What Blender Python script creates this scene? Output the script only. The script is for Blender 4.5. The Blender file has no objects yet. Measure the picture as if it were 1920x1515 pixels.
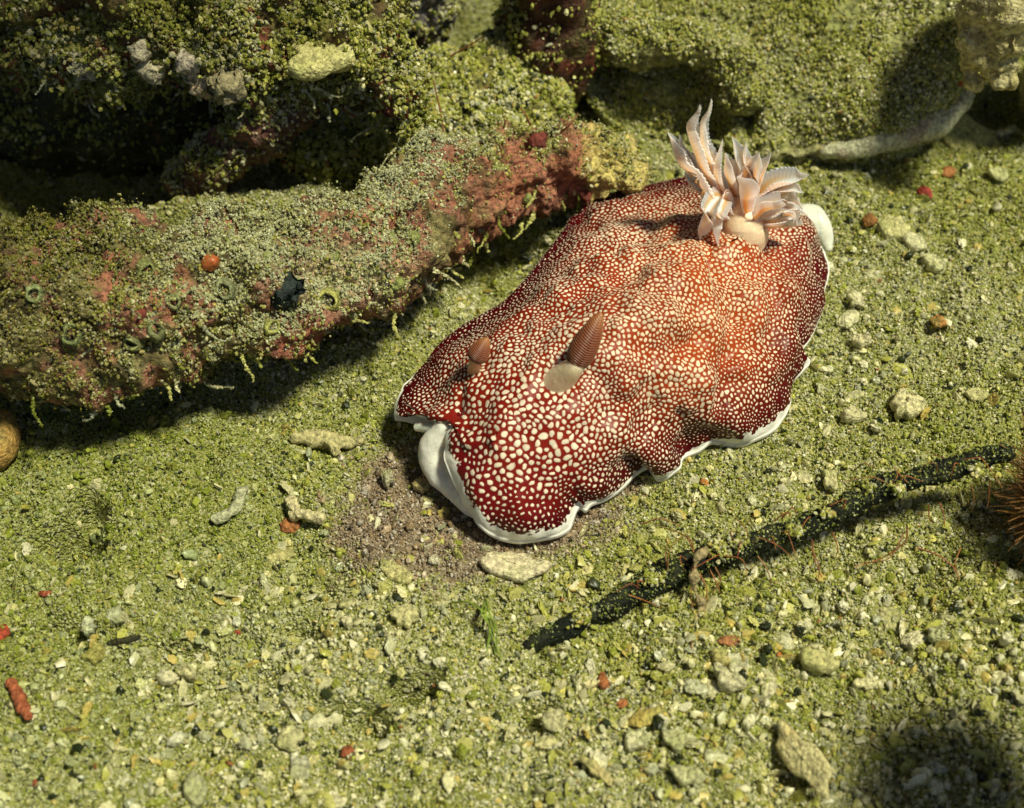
import bpy, math, random
import numpy as np
from mathutils import Vector, Matrix

# ------------------------------------------------------------------ scene, camera, sky, sun
SC = bpy.context.scene
COL = SC.collection
rng = np.random.default_rng(7)
random.seed(7)
CM = 0.01                      # everything below is laid out in centimetres, built in metres
PITCH = math.radians(50.0)     # camera looks down at the sea bed
DIST = 19.0                    # cm from lens to the middle of the picture on the sand
LENS, SENSOR = 50.0, 36.0
PIX = SENSOR / LENS / 1920.0

cam_d = bpy.data.cameras.new('camera'); cam = bpy.data.objects.new('camera', cam_d); COL.objects.link(cam)
cam.location = (0, -DIST*math.cos(PITCH)*CM, DIST*math.sin(PITCH)*CM)
cam.rotation_euler = (math.pi/2 - PITCH, 0, 0)
cam_d.lens = LENS; cam_d.sensor_width = SENSOR; cam_d.sensor_fit = 'HORIZONTAL'
cam_d.clip_start = 0.005; cam_d.clip_end = 50.0
cam_d.dof.use_dof = True
cam_d.dof.focus_distance = 0.183
cam_d.dof.aperture_fstop = 28.0
SC.camera = cam

SUN = Vector((0.38, -0.12, 0.915)).normalized()      # direction towards the light
w = bpy.data.worlds.new('World'); SC.world = w; w.use_nodes = True
nt = w.node_tree; nt.nodes.clear()
sky = nt.nodes.new('ShaderNodeTexSky'); sky.sky_type = 'NISHITA'; sky.sun_disc = False
sky.sun_elevation = math.asin(SUN.z); sky.sun_rotation = math.atan2(SUN.x, SUN.y)
bg = nt.nodes.new('ShaderNodeBackground'); bg.inputs['Strength'].default_value = 0.05
wo = nt.nodes.new('ShaderNodeOutputWorld')
nt.links.new(sky.outputs[0], bg.inputs['Color']); nt.links.new(bg.outputs[0], wo.inputs['Surface'])
sun_d = bpy.data.lights.new('sun', 'SUN'); sun = bpy.data.objects.new('sun', sun_d); COL.objects.link(sun)
sun_d.energy = 5.0; sun_d.angle = math.radians(9.0); sun_d.color = (1.0, 0.97, 0.74)
sun.rotation_euler = SUN.to_track_quat('Z', 'Y').to_euler(); sun.location = (0.3, 0.2, 0.6)
vs = SC.view_settings
vs.view_transform = 'Standard'; vs.look = 'None'; vs.gamma = 1.0; vs.exposure = -0.12; vs.use_curve_mapping = False

# ------------------------------------------------------------------ pixel -> point (in cm) on a given height
_c, _s = math.cos(PITCH), math.sin(PITCH)
CAMP = np.array([0, -DIST*_c, DIST*_s])
def W(px, py, z=0.0):
    px, py, z = np.broadcast_arrays(np.asarray(px, float), np.asarray(py, float), np.asarray(z, float))
    nx = (px-960.0)*PIX; ny = (757.5-py)*PIX
    d = np.stack([nx, _c+ny*_s, -_s+ny*_c], -1)
    t = (z-CAMP[2])/d[..., 2]
    return CAMP + d*t[..., None]
def cm_per_px(p):
    return float(np.dot(np.asarray(p)-CAMP, np.array([0, _c, -_s])))*PIX
def to_px(P):
    q = np.asarray(P)-CAMP
    f = q[..., 1]*_c - q[..., 2]*_s; u = q[..., 1]*_s + q[..., 2]*_c
    return 960+q[..., 0]/f/PIX, 757.5-u/f/PIX

# ------------------------------------------------------------------ noise
_perm = np.random.default_rng(3).permutation(256); _perm = np.concatenate([_perm, _perm, _perm])
_grad = np.random.default_rng(4).normal(size=(256, 3)); _grad /= np.linalg.norm(_grad, axis=1)[:, None]
def perlin(P):
    P = np.asarray(P, float); i = np.floor(P).astype(int); f = P-i; i &= 255
    u = f*f*f*(f*(f*6-15)+10); out = 0
    for dx in (0, 1):
        for dy in (0, 1):
            for dz in (0, 1):
                h = _perm[_perm[_perm[(i[:, 0]+dx) & 255]+((i[:, 1]+dy) & 255)]+((i[:, 2]+dz) & 255)]
                g = _grad[h]
                dot = g[:, 0]*(f[:, 0]-dx)+g[:, 1]*(f[:, 1]-dy)+g[:, 2]*(f[:, 2]-dz)
                wgt = (u[:, 0] if dx else 1-u[:, 0])*(u[:, 1] if dy else 1-u[:, 1])*(u[:, 2] if dz else 1-u[:, 2])
                out = out+dot*wgt
    return out*1.5
def fbm(P, size, octaves=3, gain=0.5, seed=0.0):
    P = np.asarray(P, float)/size + seed*17.31; a = 1.0; o = 0
    for k in range(octaves):
        o = o+a*perlin(P); P = P*2.03+5.2; a *= gain
    return o
def sstep(a, b, x): 
    t = np.clip((x-a)/(b-a), 0, 1); return t*t*(3-2*t)

# ------------------------------------------------------------------ object helpers
def tag(o, label=None, cat=None, group=None, kind=None):
    if label: o['label'] = label
    if cat: o['category'] = cat
    if group: o['group'] = group
    if kind: o['kind'] = kind
    return o
def empty(name, loc_cm, label, cat, group=None):
    o = bpy.data.objects.new(name, None); COL.objects.link(o)
    o.location = [c*CM for c in loc_cm]; o.empty_display_size = 0.005
    return tag(o, label, cat, group)
def mesh_obj(name, V, F, mat, parent=None, col=None, attrs=None, smooth=True, origin=None):
    """V in cm (world). Origin is put at `origin` or at the base of the piece; a child keeps world place."""
    V = np.asarray(V, float)
    if origin is None:
        origin = np.array([V[:, 0].mean(), V[:, 1].mean(), V[:, 2].min()])
    me = bpy.data.meshes.new(name)
    me.from_pydata(((V-origin)*CM).tolist(), [], F if isinstance(F, list) else F.tolist())
    if smooth: me.polygons.foreach_set('use_smooth', [True]*len(me.polygons))
    if col is not None:
        a = me.color_attributes.new('col', 'FLOAT_COLOR', 'POINT')
        c4 = np.ones((len(V), 4)); c4[:, :3] = col; a.data.foreach_set('color', c4.ravel())
    for k, v in (attrs or {}).items():
        a = me.attributes.new(k, 'FLOAT', 'POINT'); a.data.foreach_set('value', np.asarray(v, float))
    me.materials.append(mat); me.update()
    o = bpy.data.objects.new(name, me); COL.objects.link(o)
    loc = Vector([float(c)*CM for c in origin])
    if parent is not None:
        o.parent = parent; o.location = loc-world_loc(parent)
    else:
        o.location = loc
    return o
def world_loc(o):
    l = o.location.copy()
    while o.parent is not None:
        o = o.parent; l = l+o.location
    return l
def grid_faces(n, m, closed_n=True, off=0):
    """n columns (closed), m rows; vertex index = j*n+i"""
    i = np.arange(n if closed_n else n-1); j = np.arange(m-1)
    I, J = np.meshgrid(i, j); I2 = (I+1) % n
    return (np.stack([J*n+I, J*n+I2, (J+1)*n+I2, (J+1)*n+I], -1).reshape(-1, 4)+off)
def normals_of(V, F):
    F = np.asarray(F); n = np.cross(V[F[:, 2]]-V[F[:, 0]], V[F[:, 3 % F.shape[1]]]-V[F[:, 1]]) if F.shape[1] == 4 else np.cross(V[F[:, 1]]-V[F[:, 0]], V[F[:, 2]]-V[F[:, 0]])
    N = np.zeros_like(V)
    for k in range(F.shape[1]): np.add.at(N, F[:, k], n)
    L = np.linalg.norm(N, axis=1); L[L == 0] = 1
    return N/L[:, None]
def resample(pts, n):
    """Catmull-Rom through rows of pts (any number of columns)"""
    P = np.asarray(pts, float); P = np.vstack([2*P[0]-P[1], P, 2*P[-1]-P[-2]])
    seg = len(P)-3; t = np.linspace(0, seg, n); k = np.minimum(t.astype(int), seg-1); f = (t-k)[:, None]
    a, b, c, d = P[k], P[k+1], P[k+2], P[k+3]
    return 0.5*((2*b)+(c-a)*f+(2*a-5*b+4*c-d)*f*f+(3*b-a-3*c+d)*f**3)
def px_path(rows, n):
    """rows (px,py,z,r_px) -> centres and radii in cm, resampled"""
    out = []
    for px, py, z, r in rows:
        p = W(px, py, z); out.append([*p, r*cm_per_px(p)])
    return resample(out, n)
def tube(path, na, cap=True):
    C = path[:, :3]; R = path[:, 3]; n = len(C)
    T = np.gradient(C, axis=0); T /= np.linalg.norm(T, axis=1)[:, None]
    up = np.array([0.123, 0.31, 0.95]); A = np.cross(T, up); A /= np.linalg.norm(A, axis=1)[:, None]; B = np.cross(A, T)
    if cap:
        k = 7; ang = np.linspace(0, math.pi/2, k+1)[1:]
        pre = [(C[0]-T[0]*R[0]*math.sin(a)*0.8, R[0]*math.cos(a), A[0], B[0]) for a in ang[::-1]]
        post = [(C[-1]+T[-1]*R[-1]*math.sin(a)*0.8, R[-1]*math.cos(a), A[-1], B[-1]) for a in ang]
        C = np.vstack([[p[0] for p in pre], C, [p[0] for p in post]])
        R = np.concatenate([[max(p[1], 1e-3) for p in pre], R, [max(p[1], 1e-3) for p in post]])
        A = np.vstack([[p[2] for p in pre], A, [p[2] for p in post]]); B = np.vstack([[p[3] for p in pre], B, [p[3] for p in post]])
    th = np.linspace(0, 2*math.pi, na, endpoint=False)
    V = C[:, None, :]+R[:, None, None]*(np.cos(th)[None, :, None]*A[:, None, :]+np.sin(th)[None, :, None]*B[:, None, :])
    return V.reshape(-1, 3), grid_faces(na, len(C))[:, ::-1]

# ------------------------------------------------------------------ materials
def new_mat(name):
    m = bpy.data.materials.new(name); m.use_nodes = True; n = m.node_tree
    b = n.nodes['Principled BSDF']; return m, n, b
def add(n, t, **kw):
    x = n.nodes.new(t)
    for k, v in kw.items(): setattr(x, k, v)
    return x
def math_node(n, op, a, b=None, clamp=False):
    x = n.nodes.new('ShaderNodeMath'); x.operation = op; x.use_clamp = clamp
    for i, v in enumerate((a, b)):
        if v is None: continue
        if isinstance(v, (int, float)): x.inputs[i].default_value = v
        else: n.links.new(v, x.inputs[i])
    return x.outputs[0]
def mix_col(n, fac, a, b, blend='MIX'):
    x = n.nodes.new('ShaderNodeMix'); x.data_type = 'RGBA'; x.blend_type = blend
    for s, v in ((x.inputs[0], fac), (x.inputs[6], a), (x.inputs[7], b)):
        if isinstance(v, (int, float)): s.default_value = v
        elif isinstance(v, tuple): s.default_value = (*v, 1)
        else: n.links.new(v, s)
    return x.outputs[2]
def smooth_node(n, v, lo, hi, a=0.0, b=1.0):
    x = n.nodes.new('ShaderNodeMapRange'); x.interpolation_type = 'SMOOTHSTEP'
    n.links.new(v, x.inputs[0])
    for i, q in ((1, lo), (2, hi), (3, a), (4, b)):
        if isinstance(q, (int, float)): x.inputs[i].default_value = q
        else: n.links.new(q, x.inputs[i])
    return x.outputs[0]
def noise_node(n, scale, detail=3.0, rough=0.55):
    tc = n.nodes.new('ShaderNodeTexCoord'); x = n.nodes.new('ShaderNodeTexNoise')
    x.inputs['Scale'].default_value = scale; x.inputs['Detail'].default_value = detail; x.inputs['Roughness'].default_value = rough
    n.links.new(tc.outputs['Object'], x.inputs['Vector']); return x.outputs[0]
def bump_node(n, h, dist, strength=1.0):
    x = n.nodes.new('ShaderNodeBump'); x.inputs['Distance'].default_value = dist; x.inputs['Strength'].default_value = strength
    n.links.new(h, x.inputs['Height']); return x.outputs[0]
def vcol_mat(name, rough=0.6, nscale=1500, namp=0.35, bdist=0.0003, bscale=2200, sss=0.0, sssr=(0.002, 0.001, 0.0006), spec=0.4):
    """colour from the mesh's own 'col', broken up by grain, with fine relief"""
    m, n, b = new_mat(name)
    a = add(n, 'ShaderNodeAttribute', attribute_name='col')
    v = noise_node(n, nscale, 4); f = smooth_node(n, v, 0.3, 0.7, 1-namp, 1+namp)
    cb = add(n, 'ShaderNodeCombineColor'); 
    for i in range(3): n.links.new(f, cb.inputs[i])
    n.links.new(mix_col(n, 1.0, a.outputs['Color'], cb.outputs[0], 'MULTIPLY'), b.inputs['Base Color'])
    b.inputs['Roughness'].default_value = rough; b.inputs['Specular IOR Level'].default_value = spec
    n.links.new(bump_node(n, noise_node(n, bscale, 4), bdist), b.inputs['Normal'])
    if sss:
        b.inputs['Subsurface Weight'].default_value = sss; b.inputs['Subsurface Radius'].default_value = sssr; b.inputs['Subsurface Scale'].default_value = 1.0
    return m
def grain_mat():
    m, n, b = new_mat('sand_grain')
    a = add(n, 'ShaderNodeAttribute', attribute_name='gcol', attribute_type='INSTANCER')
    v = noise_node(n, 3.0, 2); f = smooth_node(n, v, 0.3, 0.7, 0.75, 1.25)
    cb = add(n, 'ShaderNodeCombineColor')
    for i in range(3): n.links.new(f, cb.inputs[i])
    c = mix_col(n, 1.0, a.outputs['Color'], cb.outputs[0], 'MULTIPLY')
    n.links.new(c, b.inputs['Base Color'])
    b.inputs['Roughness'].default_value = 0.38; b.inputs['Specular IOR Level'].default_value = 0.6
    tr = add(n, 'ShaderNodeBsdfTranslucent'); n.links.new(c, tr.inputs[0])
    mx = add(n, 'ShaderNodeMixShader'); mx.inputs[0].default_value = 0.15
    n.links.new(b.outputs[0], mx.inputs[1]); n.links.new(tr.outputs[0], mx.inputs[2])
    n.links.new(mx.outputs[0], n.nodes['Material Output'].inputs['Surface'])
    return m
def seabed_mat():
    m, n, b = new_mat('seabed_silt')
    v1 = noise_node(n, 60, 4); v2 = noise_node(n, 900, 4)
    tc = n.nodes.new('ShaderNodeTexCoord')
    def vor(scale):
        x = n.nodes.new('ShaderNodeTexVoronoi'); x.inputs['Scale'].default_value = scale; n.links.new(tc.outputs['Object'], x.inputs['Vector'])
        q = n.nodes.new('ShaderNodeSeparateColor'); n.links.new(x.outputs['Color'], q.inputs[0]); return x.outputs['Distance'], q.outputs[0]
    d1, r1 = vor(3600); d2, r2 = vor(1900)
    def ramp(f):
        x = n.nodes.new('ShaderNodeValToRGB'); x.color_ramp.interpolation = 'CONSTANT'; e = x.color_ramp.elements
        for k, (p, c) in enumerate(((0.0, (0.24, 0.26, 0.05)), (0.22, (0.36, 0.37, 0.085)), (0.48, (0.46, 0.45, 0.14)), (0.66, (0.17, 0.19, 0.035)), (0.78, (0.58, 0.56, 0.33)), (0.93, (0.05, 0.06, 0.02)))):
            q = e[k] if k < 2 else e.new(p); q.position = p; q.color = (*c, 1)
        n.links.new(f, x.inputs[0]); return x.outputs[0]
    c = mix_col(n, smooth_node(n, v2, 0.45, 0.55), ramp(r1), ramp(r2))
    c = mix_col(n, math_node(n, 'MULTIPLY', smooth_node(n, v1, 0.35, 0.65), 0.35), c, (0.22, 0.24, 0.05))
    ca = add(n, 'ShaderNodeAttribute', attribute_name='clean').outputs['Fac']
    c = mix_col(n, ca, c, mix_col(n, r1, (0.16, 0.11, 0.06), (0.42, 0.32, 0.20)))
    n.links.new(c, b.inputs['Base Color']); b.inputs['Roughness'].default_value = 0.7
    h = math_node(n, 'ADD', math_node(n, 'MULTIPLY', d1, -0.7), math_node(n, 'ADD', math_node(n, 'MULTIPLY', d2, -1.0), v2))
    n.links.new(bump_node(n, h, 0.0005), b.inputs['Normal'])
    return m
M_GRAIN = grain_mat(); M_BED = seabed_mat()
M_ROCK = vcol_mat('encrusted_coral', 0.7, 1300, 0.5, 0.0006, 1800)
M_CHIP = vcol_mat('shell_fragment', 0.6, 1700, 0.42, 0.0006, 2400)
M_SOFT = vcol_mat('soft_tissue', 0.38, 1200, 0.10, 0.0001, 1500, sss=0.55, sssr=(0.0009, 0.0005, 0.0003))
M_HAIR = vcol_mat('filament', 0.5, 1500, 0.25, 0.0001, 2500)
M_WOOD = vcol_mat('black_twig', 0.6, 1500, 0.5, 0.0004, 2600, spec=0.12)

# ------------------------------------------------------------------ grains (geometry nodes, for what nobody could count)
def grain_group():
    g = bpy.data.node_groups.new('grain_scatter', 'GeometryNodeTree')
    g.interface.new_socket('Geometry', in_out='INPUT', socket_type='NodeSocketGeometry')
    g.interface.new_socket('Geometry', in_out='OUTPUT', socket_type='NodeSocketGeometry')
    N = g.nodes; L = g.links
    gi = N.new('NodeGroupInput'); go = N.new('NodeGroupOutput'); iop = N.new('GeometryNodeInstanceOnPoints')
    join = N.new('GeometryNodeJoinGeometry')
    for k in range(6):
        ico = N.new('GeometryNodeMeshIcoSphere'); ico.inputs['Radius'].default_value = 1.0; ico.inputs['Subdivisions'].default_value = (3, 3, 3, 1, 2, 1)[k]
        pos = N.new('GeometryNodeInputPosition'); va = N.new('ShaderNodeVectorMath'); va.operation = 'ADD'; va.inputs[1].default_value = (k*7.3, k*3.1, k*5.7)
        nz = N.new('ShaderNodeTexNoise'); nz.inputs['Scale'].default_value = 2.0 if k < 3 else 1.3; nz.inputs['Detail'].default_value = 3.0 if k < 3 else 1.0
        sub = N.new('ShaderNodeVectorMath'); sub.operation = 'SUBTRACT'; sub.inputs[1].default_value = (0.5, 0.5, 0.5)
        mul = N.new('ShaderNodeVectorMath'); mul.operation = 'SCALE'; mul.inputs['Scale'].default_value = 2.6 if k < 3 else 1.9
        sp = N.new('GeometryNodeSetPosition'); sm = N.new('GeometryNodeSetMaterial'); sm.inputs['Material'].default_value = M_GRAIN
        L.new(pos.outputs[0], va.inputs[0]); L.new(va.outputs[0], nz.inputs['Vector']); L.new(nz.outputs['Color'], sub.inputs[0])
        L.new(sub.outputs[0], mul.inputs[0]); L.new(mul.outputs[0], sp.inputs['Offset']); L.new(ico.outputs['Mesh'], sp.inputs['Geometry'])
        L.new(sp.outputs[0], sm.inputs['Geometry'])
        ss = N.new('GeometryNodeSetShadeSmooth'); ss.inputs['Shade Smooth'].default_value = k == 4
        L.new(sm.outputs[0], ss.inputs['Geometry'])
        g2i = N.new('GeometryNodeGeometryToInstance'); L.new(ss.outputs[0], g2i.inputs[0]); L.new(g2i.outputs[0], join.inputs[0])
    def attr(name, typ):
        a = N.new('GeometryNodeInputNamedAttribute'); a.data_type = typ; a.inputs['Name'].default_value = name; return a.outputs['Attribute']
    L.new(gi.outputs[0], iop.inputs['Points']); L.new(join.outputs[0], iop.inputs['Instance'])
    iop.inputs['Pick Instance'].default_value = True
    L.new(attr('idx', 'INT'), iop.inputs['Instance Index']); L.new(attr('rot', 'FLOAT_VECTOR'), iop.inputs['Rotation']); L.new(attr('scl', 'FLOAT_VECTOR'), iop.inputs['Scale'])
    L.new(iop.outputs[0], go.inputs[0])
    return g
GRAINS = grain_group()
def scatter(name, P, R, C, parent=None, flat=0.75):
    """P points cm, R radius cm, C colours; one stuff object"""
    P = np.asarray(P); n = len(P)
    origin = np.array([P[:, 0].mean(), P[:, 1].mean(), P[:, 2].min()])
    me = bpy.data.meshes.new(name); me.vertices.add(n); me.vertices.foreach_set('co', ((P-origin)*CM).ravel())
    a = me.attributes.new('gcol', 'FLOAT_COLOR', 'POINT'); c4 = np.ones((n, 4)); c4[:, :3] = C; a.data.foreach_set('color', c4.ravel())
    a = me.attributes.new('rot', 'FLOAT_VECTOR', 'POINT'); a.data.foreach_set('vector', (rng.random((n, 3))*6.283).ravel())
    s = np.asarray(R)[:, None]*CM*np.stack([rng.uniform(0.8, 1.5, n), rng.uniform(0.7, 1.1, n), rng.uniform(0.45, 0.95, n)*flat/0.75], -1)
    a = me.attributes.new('scl', 'FLOAT_VECTOR', 'POINT'); a.data.foreach_set('vector', s.ravel())
    a = me.attributes.new('idx', 'INT', 'POINT'); a.data.foreach_set('value', np.where(rng.random(n) < 0.62, rng.integers(0, 3, n), rng.integers(3, 6, n)).astype(np.int32))
    me.materials.append(M_GRAIN); me.update()
    o = bpy.data.objects.new(name, me); COL.objects.link(o)
    loc = Vector([float(c)*CM for c in origin])
    if parent is not None: o.parent = parent; o.location = loc-world_loc(parent)
    else: o.location = loc
    md = o.modifiers.new('grains', 'NODES'); md.node_group = GRAINS
    o['kind'] = 'stuff'
    return o
def sample_surface(V, F, n, weight=None):
    """random points on quads, weight(centre, normal) -> 0..1"""
    F = np.asarray(F); T = np.vstack([F[:, [0, 1, 2]], F[:, [0, 2, 3]]])
    a, b, c = V[T[:, 0]], V[T[:, 1]], V[T[:, 2]]; nr = np.cross(b-a, c-a); ar = np.linalg.norm(nr, axis=1)
    ok = ar > 1e-12; nn = nr/np.where(ok, ar, 1)[:, None]; wgt = ar.copy()
    if weight is not None: wgt = wgt*np.clip(weight((a+b+c)/3, nn), 0, 1)
    idx = rng.choice(len(T), n, p=wgt/wgt.sum()); u = rng.random((n, 2)); fl = u.sum(1) > 1; u[fl] = 1-u[fl]
    return a[idx]+(b-a)[idx]*u[:, :1]+(c-a)[idx]*u[:, 1:], nn[idx]
PAL = np.array([(0.36, 0.385, 0.055), (0.47, 0.47, 0.095), (0.57, 0.55, 0.17), (0.24, 0.27, 0.032),     # algae-filmed
                (0.70, 0.66, 0.35), (0.81, 0.77, 0.50), (0.56, 0.55, 0.31), (0.46, 0.47, 0.29),         # pale and grey
                (0.030, 0.040, 0.010), (0.44, 0.19, 0.07), (0.60, 0.48, 0.13)])
BROWN = np.array([(0.34, 0.24, 0.12), (0.46, 0.34, 0.20), (0.54, 0.44, 0.29), (0.18, 0.13, 0.08), (0.62, 0.55, 0.43), (0.36, 0.31, 0.23)])
def grain_colours(P, pale, dark=0.09, orange=0.0025):
    """pale 0..1: share of clean pale grains against algae-filmed ones"""
    n = len(P); u = rng.random(n); green = rng.choice(4, n, p=[0.3, 0.33, 0.2, 0.17]); pl = 4+rng.choice(4, n, p=[0.34, 0.24, 0.25, 0.17])
    k = np.where(rng.random(n) < pale, pl, green); k = np.where(u < dark, 8, k); k = np.where(u > 1-orange, 9, k); k = np.where((u > 0.965) & (u <= 1-orange), 10, k)
    return PAL[k]*rng.uniform(0.8, 1.2, (n, 1))

# ------------------------------------------------------------------ the sea bed
def el_mask(P, px, py, rx, ry, soft=0.5, ang=0.0):
    """soft ellipse on the ground given round a picture position (sizes in picture pixels)"""
    c = W(px, py, 0.0); k = cm_per_px(c); a = rx*k; b = ry*k/_s
    dx, dy = P[:, 0]-c[0], P[:, 1]-c[1]; ca, sa = math.cos(ang), math.sin(ang)
    d = np.sqrt(((dx*ca+dy*sa)/a)**2+((-dx*sa+dy*ca)/b)**2)
    return 1-sstep(1-soft, 1+soft, d)
def ground_z(x, y):
    x = np.atleast_1d(np.asarray(x, float)); y = np.atleast_1d(np.asarray(y, float))
    P = np.stack([x, y, np.zeros_like(x)], -1)
    calm = np.maximum.reduce([el_mask(P, 1150, 760, 470, 330, 0.4, 0.7), 0*x])
    z = fbm(P, 3.2, 2, 0.5, 1)*0.26*(1-0.9*calm)+fbm(P, 0.9, 2, 0.55, 2)*0.18*(1-0.55*calm)+fbm(P, 0.24, 3, 0.6, 3)*0.065*(1-0.3*calm)
    Q = P+np.stack([fbm(P, 0.5, 2, 0.6, 21), fbm(P, 0.5, 2, 0.6, 22), 0*x], -1)*0.12
    for px, py, rx, ry, h in PITS: z = z+h*el_mask(Q, px, py, rx, ry, 0.6)
    return z
PITS = [(160, 952, 30, 20, -0.7), (120, 1012, 55, 26, -0.7), (770, 1290, 46, 20, -0.62), (695, 1352, 46, 20, -0.5), (620, 1330, 36, 14, -0.35), (560, 1185, 40, 12, -0.3), (1010, 1330, 40, 12, -0.3),
        (120, 1180, 60, 25, -0.25), (330, 1205, 60, 10, -0.25), (930, 60, 190, 90, -1.6), (330, 300, 260, 110, -1.3), (90, 330, 120, 90, -0.6),
        (940, 500, 90, 80, -0.7), (470, 760, 300, 70, -0.25), (1880, 190, 60, 40, -0.6), (1260, 150, 80, 30, -0.8),
        (460, 400, 190, 60, 0.55), (1450, 1470, 60, 40, -0.25), (1640, 1060, 330, 30, -0.12), (900, 900, 260, 120, -0.06), (1250, 320, 120, 60, 0.2)]
gx = np.concatenate([-np.geomspace(300, 12, 26), np.arange(-11.5, 11.5, 0.05), np.geomspace(12, 300, 26)])
gy = np.concatenate([-np.geomspace(300, 8, 26), np.arange(-7.6, 13.0, 0.05), np.geomspace(13.5, 300, 26)])
GX, GY = np.meshgrid(gx, gy); gz = ground_z(GX.ravel(), GY.ravel())
GV = np.stack([GX.ravel(), GY.ravel(), gz], -1)
GF = grid_faces(len(gx), len(gy), closed_n=False)
def clean_patch(P):
    Q = P+np.stack([fbm(P, 0.7, 3, 0.6, 24), fbm(P, 0.7, 3, 0.6, 25), 0*P[:, 0]], -1)*0.38
    return np.maximum.reduce([el_mask(Q, 755, 955, 125, 115, 0.45), el_mask(Q, 1000, 985, 150, 60, 0.45), el_mask(Q, 1180, 910, 75, 40, 0.5), el_mask(Q, 850, 1035, 130, 48, 0.45)])
seabed = mesh_obj('seabed', GV, GF, M_BED, origin=np.zeros(3), attrs=dict(clean=clean_patch(GV))); seabed['kind'] = 'structure'

def bed_grains(n, x0, x1, y0, y1, rlo, rhi, lift, pw=2.2):
    x = rng.uniform(x0, x1, n); y = rng.uniform(y0, y1, n); z = ground_z(x, y)
    P = np.stack([x, y, z], -1); r = rlo+(rhi-rlo)*rng.random(n)**pw
    return P, r, lift
allP, allR, allC = [], [], []
for n, rlo, rhi, pw in ((260000, 0.008, 0.018, 1.5), (60000, 0.012, 0.030, 2.0), (6000, 0.026, 0.06, 2.5), (15000, 0.020, 0.07, 2.4)):
    u = rng.random(n); y = -6.6+18.2*u; hw = 6.3+(y+6.6)*0.30; x = rng.uniform(-1, 1, n)*hw
    keep = rng.random(n) < np.clip(hw/10.0+0.1, 0, 1); x, y = x[keep], y[keep]
    gp = np.stack([x, y, 0*x], -1); ux, uy = to_px(gp); keep = (el_mask(gp, 1240, 730, 170, 130, 0.05, 0.7) < 0.5) & ~((ux > 1150) & (ux < 1760) & (uy < 190)); x, y = x[keep], y[keep]      # none under the slug or inside the slab
    if n == 15000:                                            # coarse shell grit, thickest at the lower right
        cz = np.stack([x, y, 0*x], -1); keep = rng.random(len(x)) < 0.12+np.maximum(el_mask(cz, 1500, 1290, 520, 210, 0.5), 0.6*el_mask(cz, 420, 1330, 380, 210, 0.5)); x, y = x[keep], y[keep]
    z = ground_z(x, y); P = np.stack([x, y, z], -1); r = rlo+(rhi-rlo)*rng.random(len(x))**pw
    # loose clumps: some grains pile up a little above the sheet
    P[:, 2] += r*rng.uniform(-0.2, 1.3, len(x))+np.clip(fbm(P, 0.12, 1, 0.5, 9), 0, 1)*0.05*rng.random(len(x))
    big = fbm(P, 2.6, 3, 0.55, 5)
    pale = np.clip(0.40+0.65*big+0.25*el_mask(P, 450, 1330, 420, 260, 0.6)+0.22*el_mask(P, 1500, 1250, 500, 260, 0.6)-0.14*el_mask(P, 350, 900, 420, 130, 0.6), 0.04, 0.85)
    C = grain_colours(P, np.clip(pale+0.45*(n == 15000), 0, .9))
    film_dim = np.clip(np.maximum(el_mask(P, 150, 950, 480, 230, 0.7), 0.7*el_mask(P, 60, 1300, 260, 260, 0.7))+0.3*fbm(P, 1.1, 3, 0.6, 6), 0, 1)  # olive algae film, plus the dimmer left side darkened into the grain colour
    C = C*(1-film_dim[:, None])+film_dim[:, None]*C*np.array([0.66, 0.74, 0.48])
    br = clean_patch(P)
    isb = rng.random(len(x)) < br+0.3*fbm(P, 0.5, 2, 0.5, 8)*(br > 0.02)
    C = np.where(isb[:, None], BROWN[rng.integers(0, 6, len(x))]*rng.uniform(0.8, 1.2, (len(x), 1)), C)
    allP.append(P); allR.append(r); allC.append(C)
# thinner cover further out
n = 40000; x = rng.uniform(-16, 16, n); y = rng.uniform(-11, 18, n); hw = 6.3+(y+6.6)*0.30
k = ~((np.abs(x) < hw) & (y > -6.6) & (y < 11.6)); x, y = x[k], y[k]
P = np.stack([x, y, ground_z(x, y)], -1); allP.append(P); allR.append(rng.uniform(0.02, 0.06, len(x))); allC.append(grain_colours(P, np.full(len(x), 0.3)))
g = scatter('sand_grains', np.vstack(allP), np.concatenate(allR), np.vstack(allC))
n = 5200; u = rng.random(n); y = -6.4+11.5*u; hw = 6.2+(y+6.6)*0.30; x = rng.uniform(-1, 1, n)*hw; cz = np.stack([x, y, 0*x], -1)
kf = rng.random(n) < 0.22+0.8*np.maximum(el_mask(cz, 1480, 1270, 560, 240, 0.5), 0.7*el_mask(cz, 430, 1310, 380, 220, 0.5)); x, y = x[kf], y[kf]
Pf = np.stack([x, y, ground_z(x, y)+0.02], -1); rf = 0.03+0.07*rng.random(len(x))**2
tag(scatter('shell_grit', Pf, rf, PAL[rng.choice([4, 5, 6, 4, 2, 10, 1], len(x))]*rng.uniform(.85, 1.15, (len(x), 1)), flat=0.28), 'countless thin pale shell flakes mixed into the sand', 'shell grit')
tag(g, 'green filmed sand grains and tiny shell grit covering the sea bed', 'sand')

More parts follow.
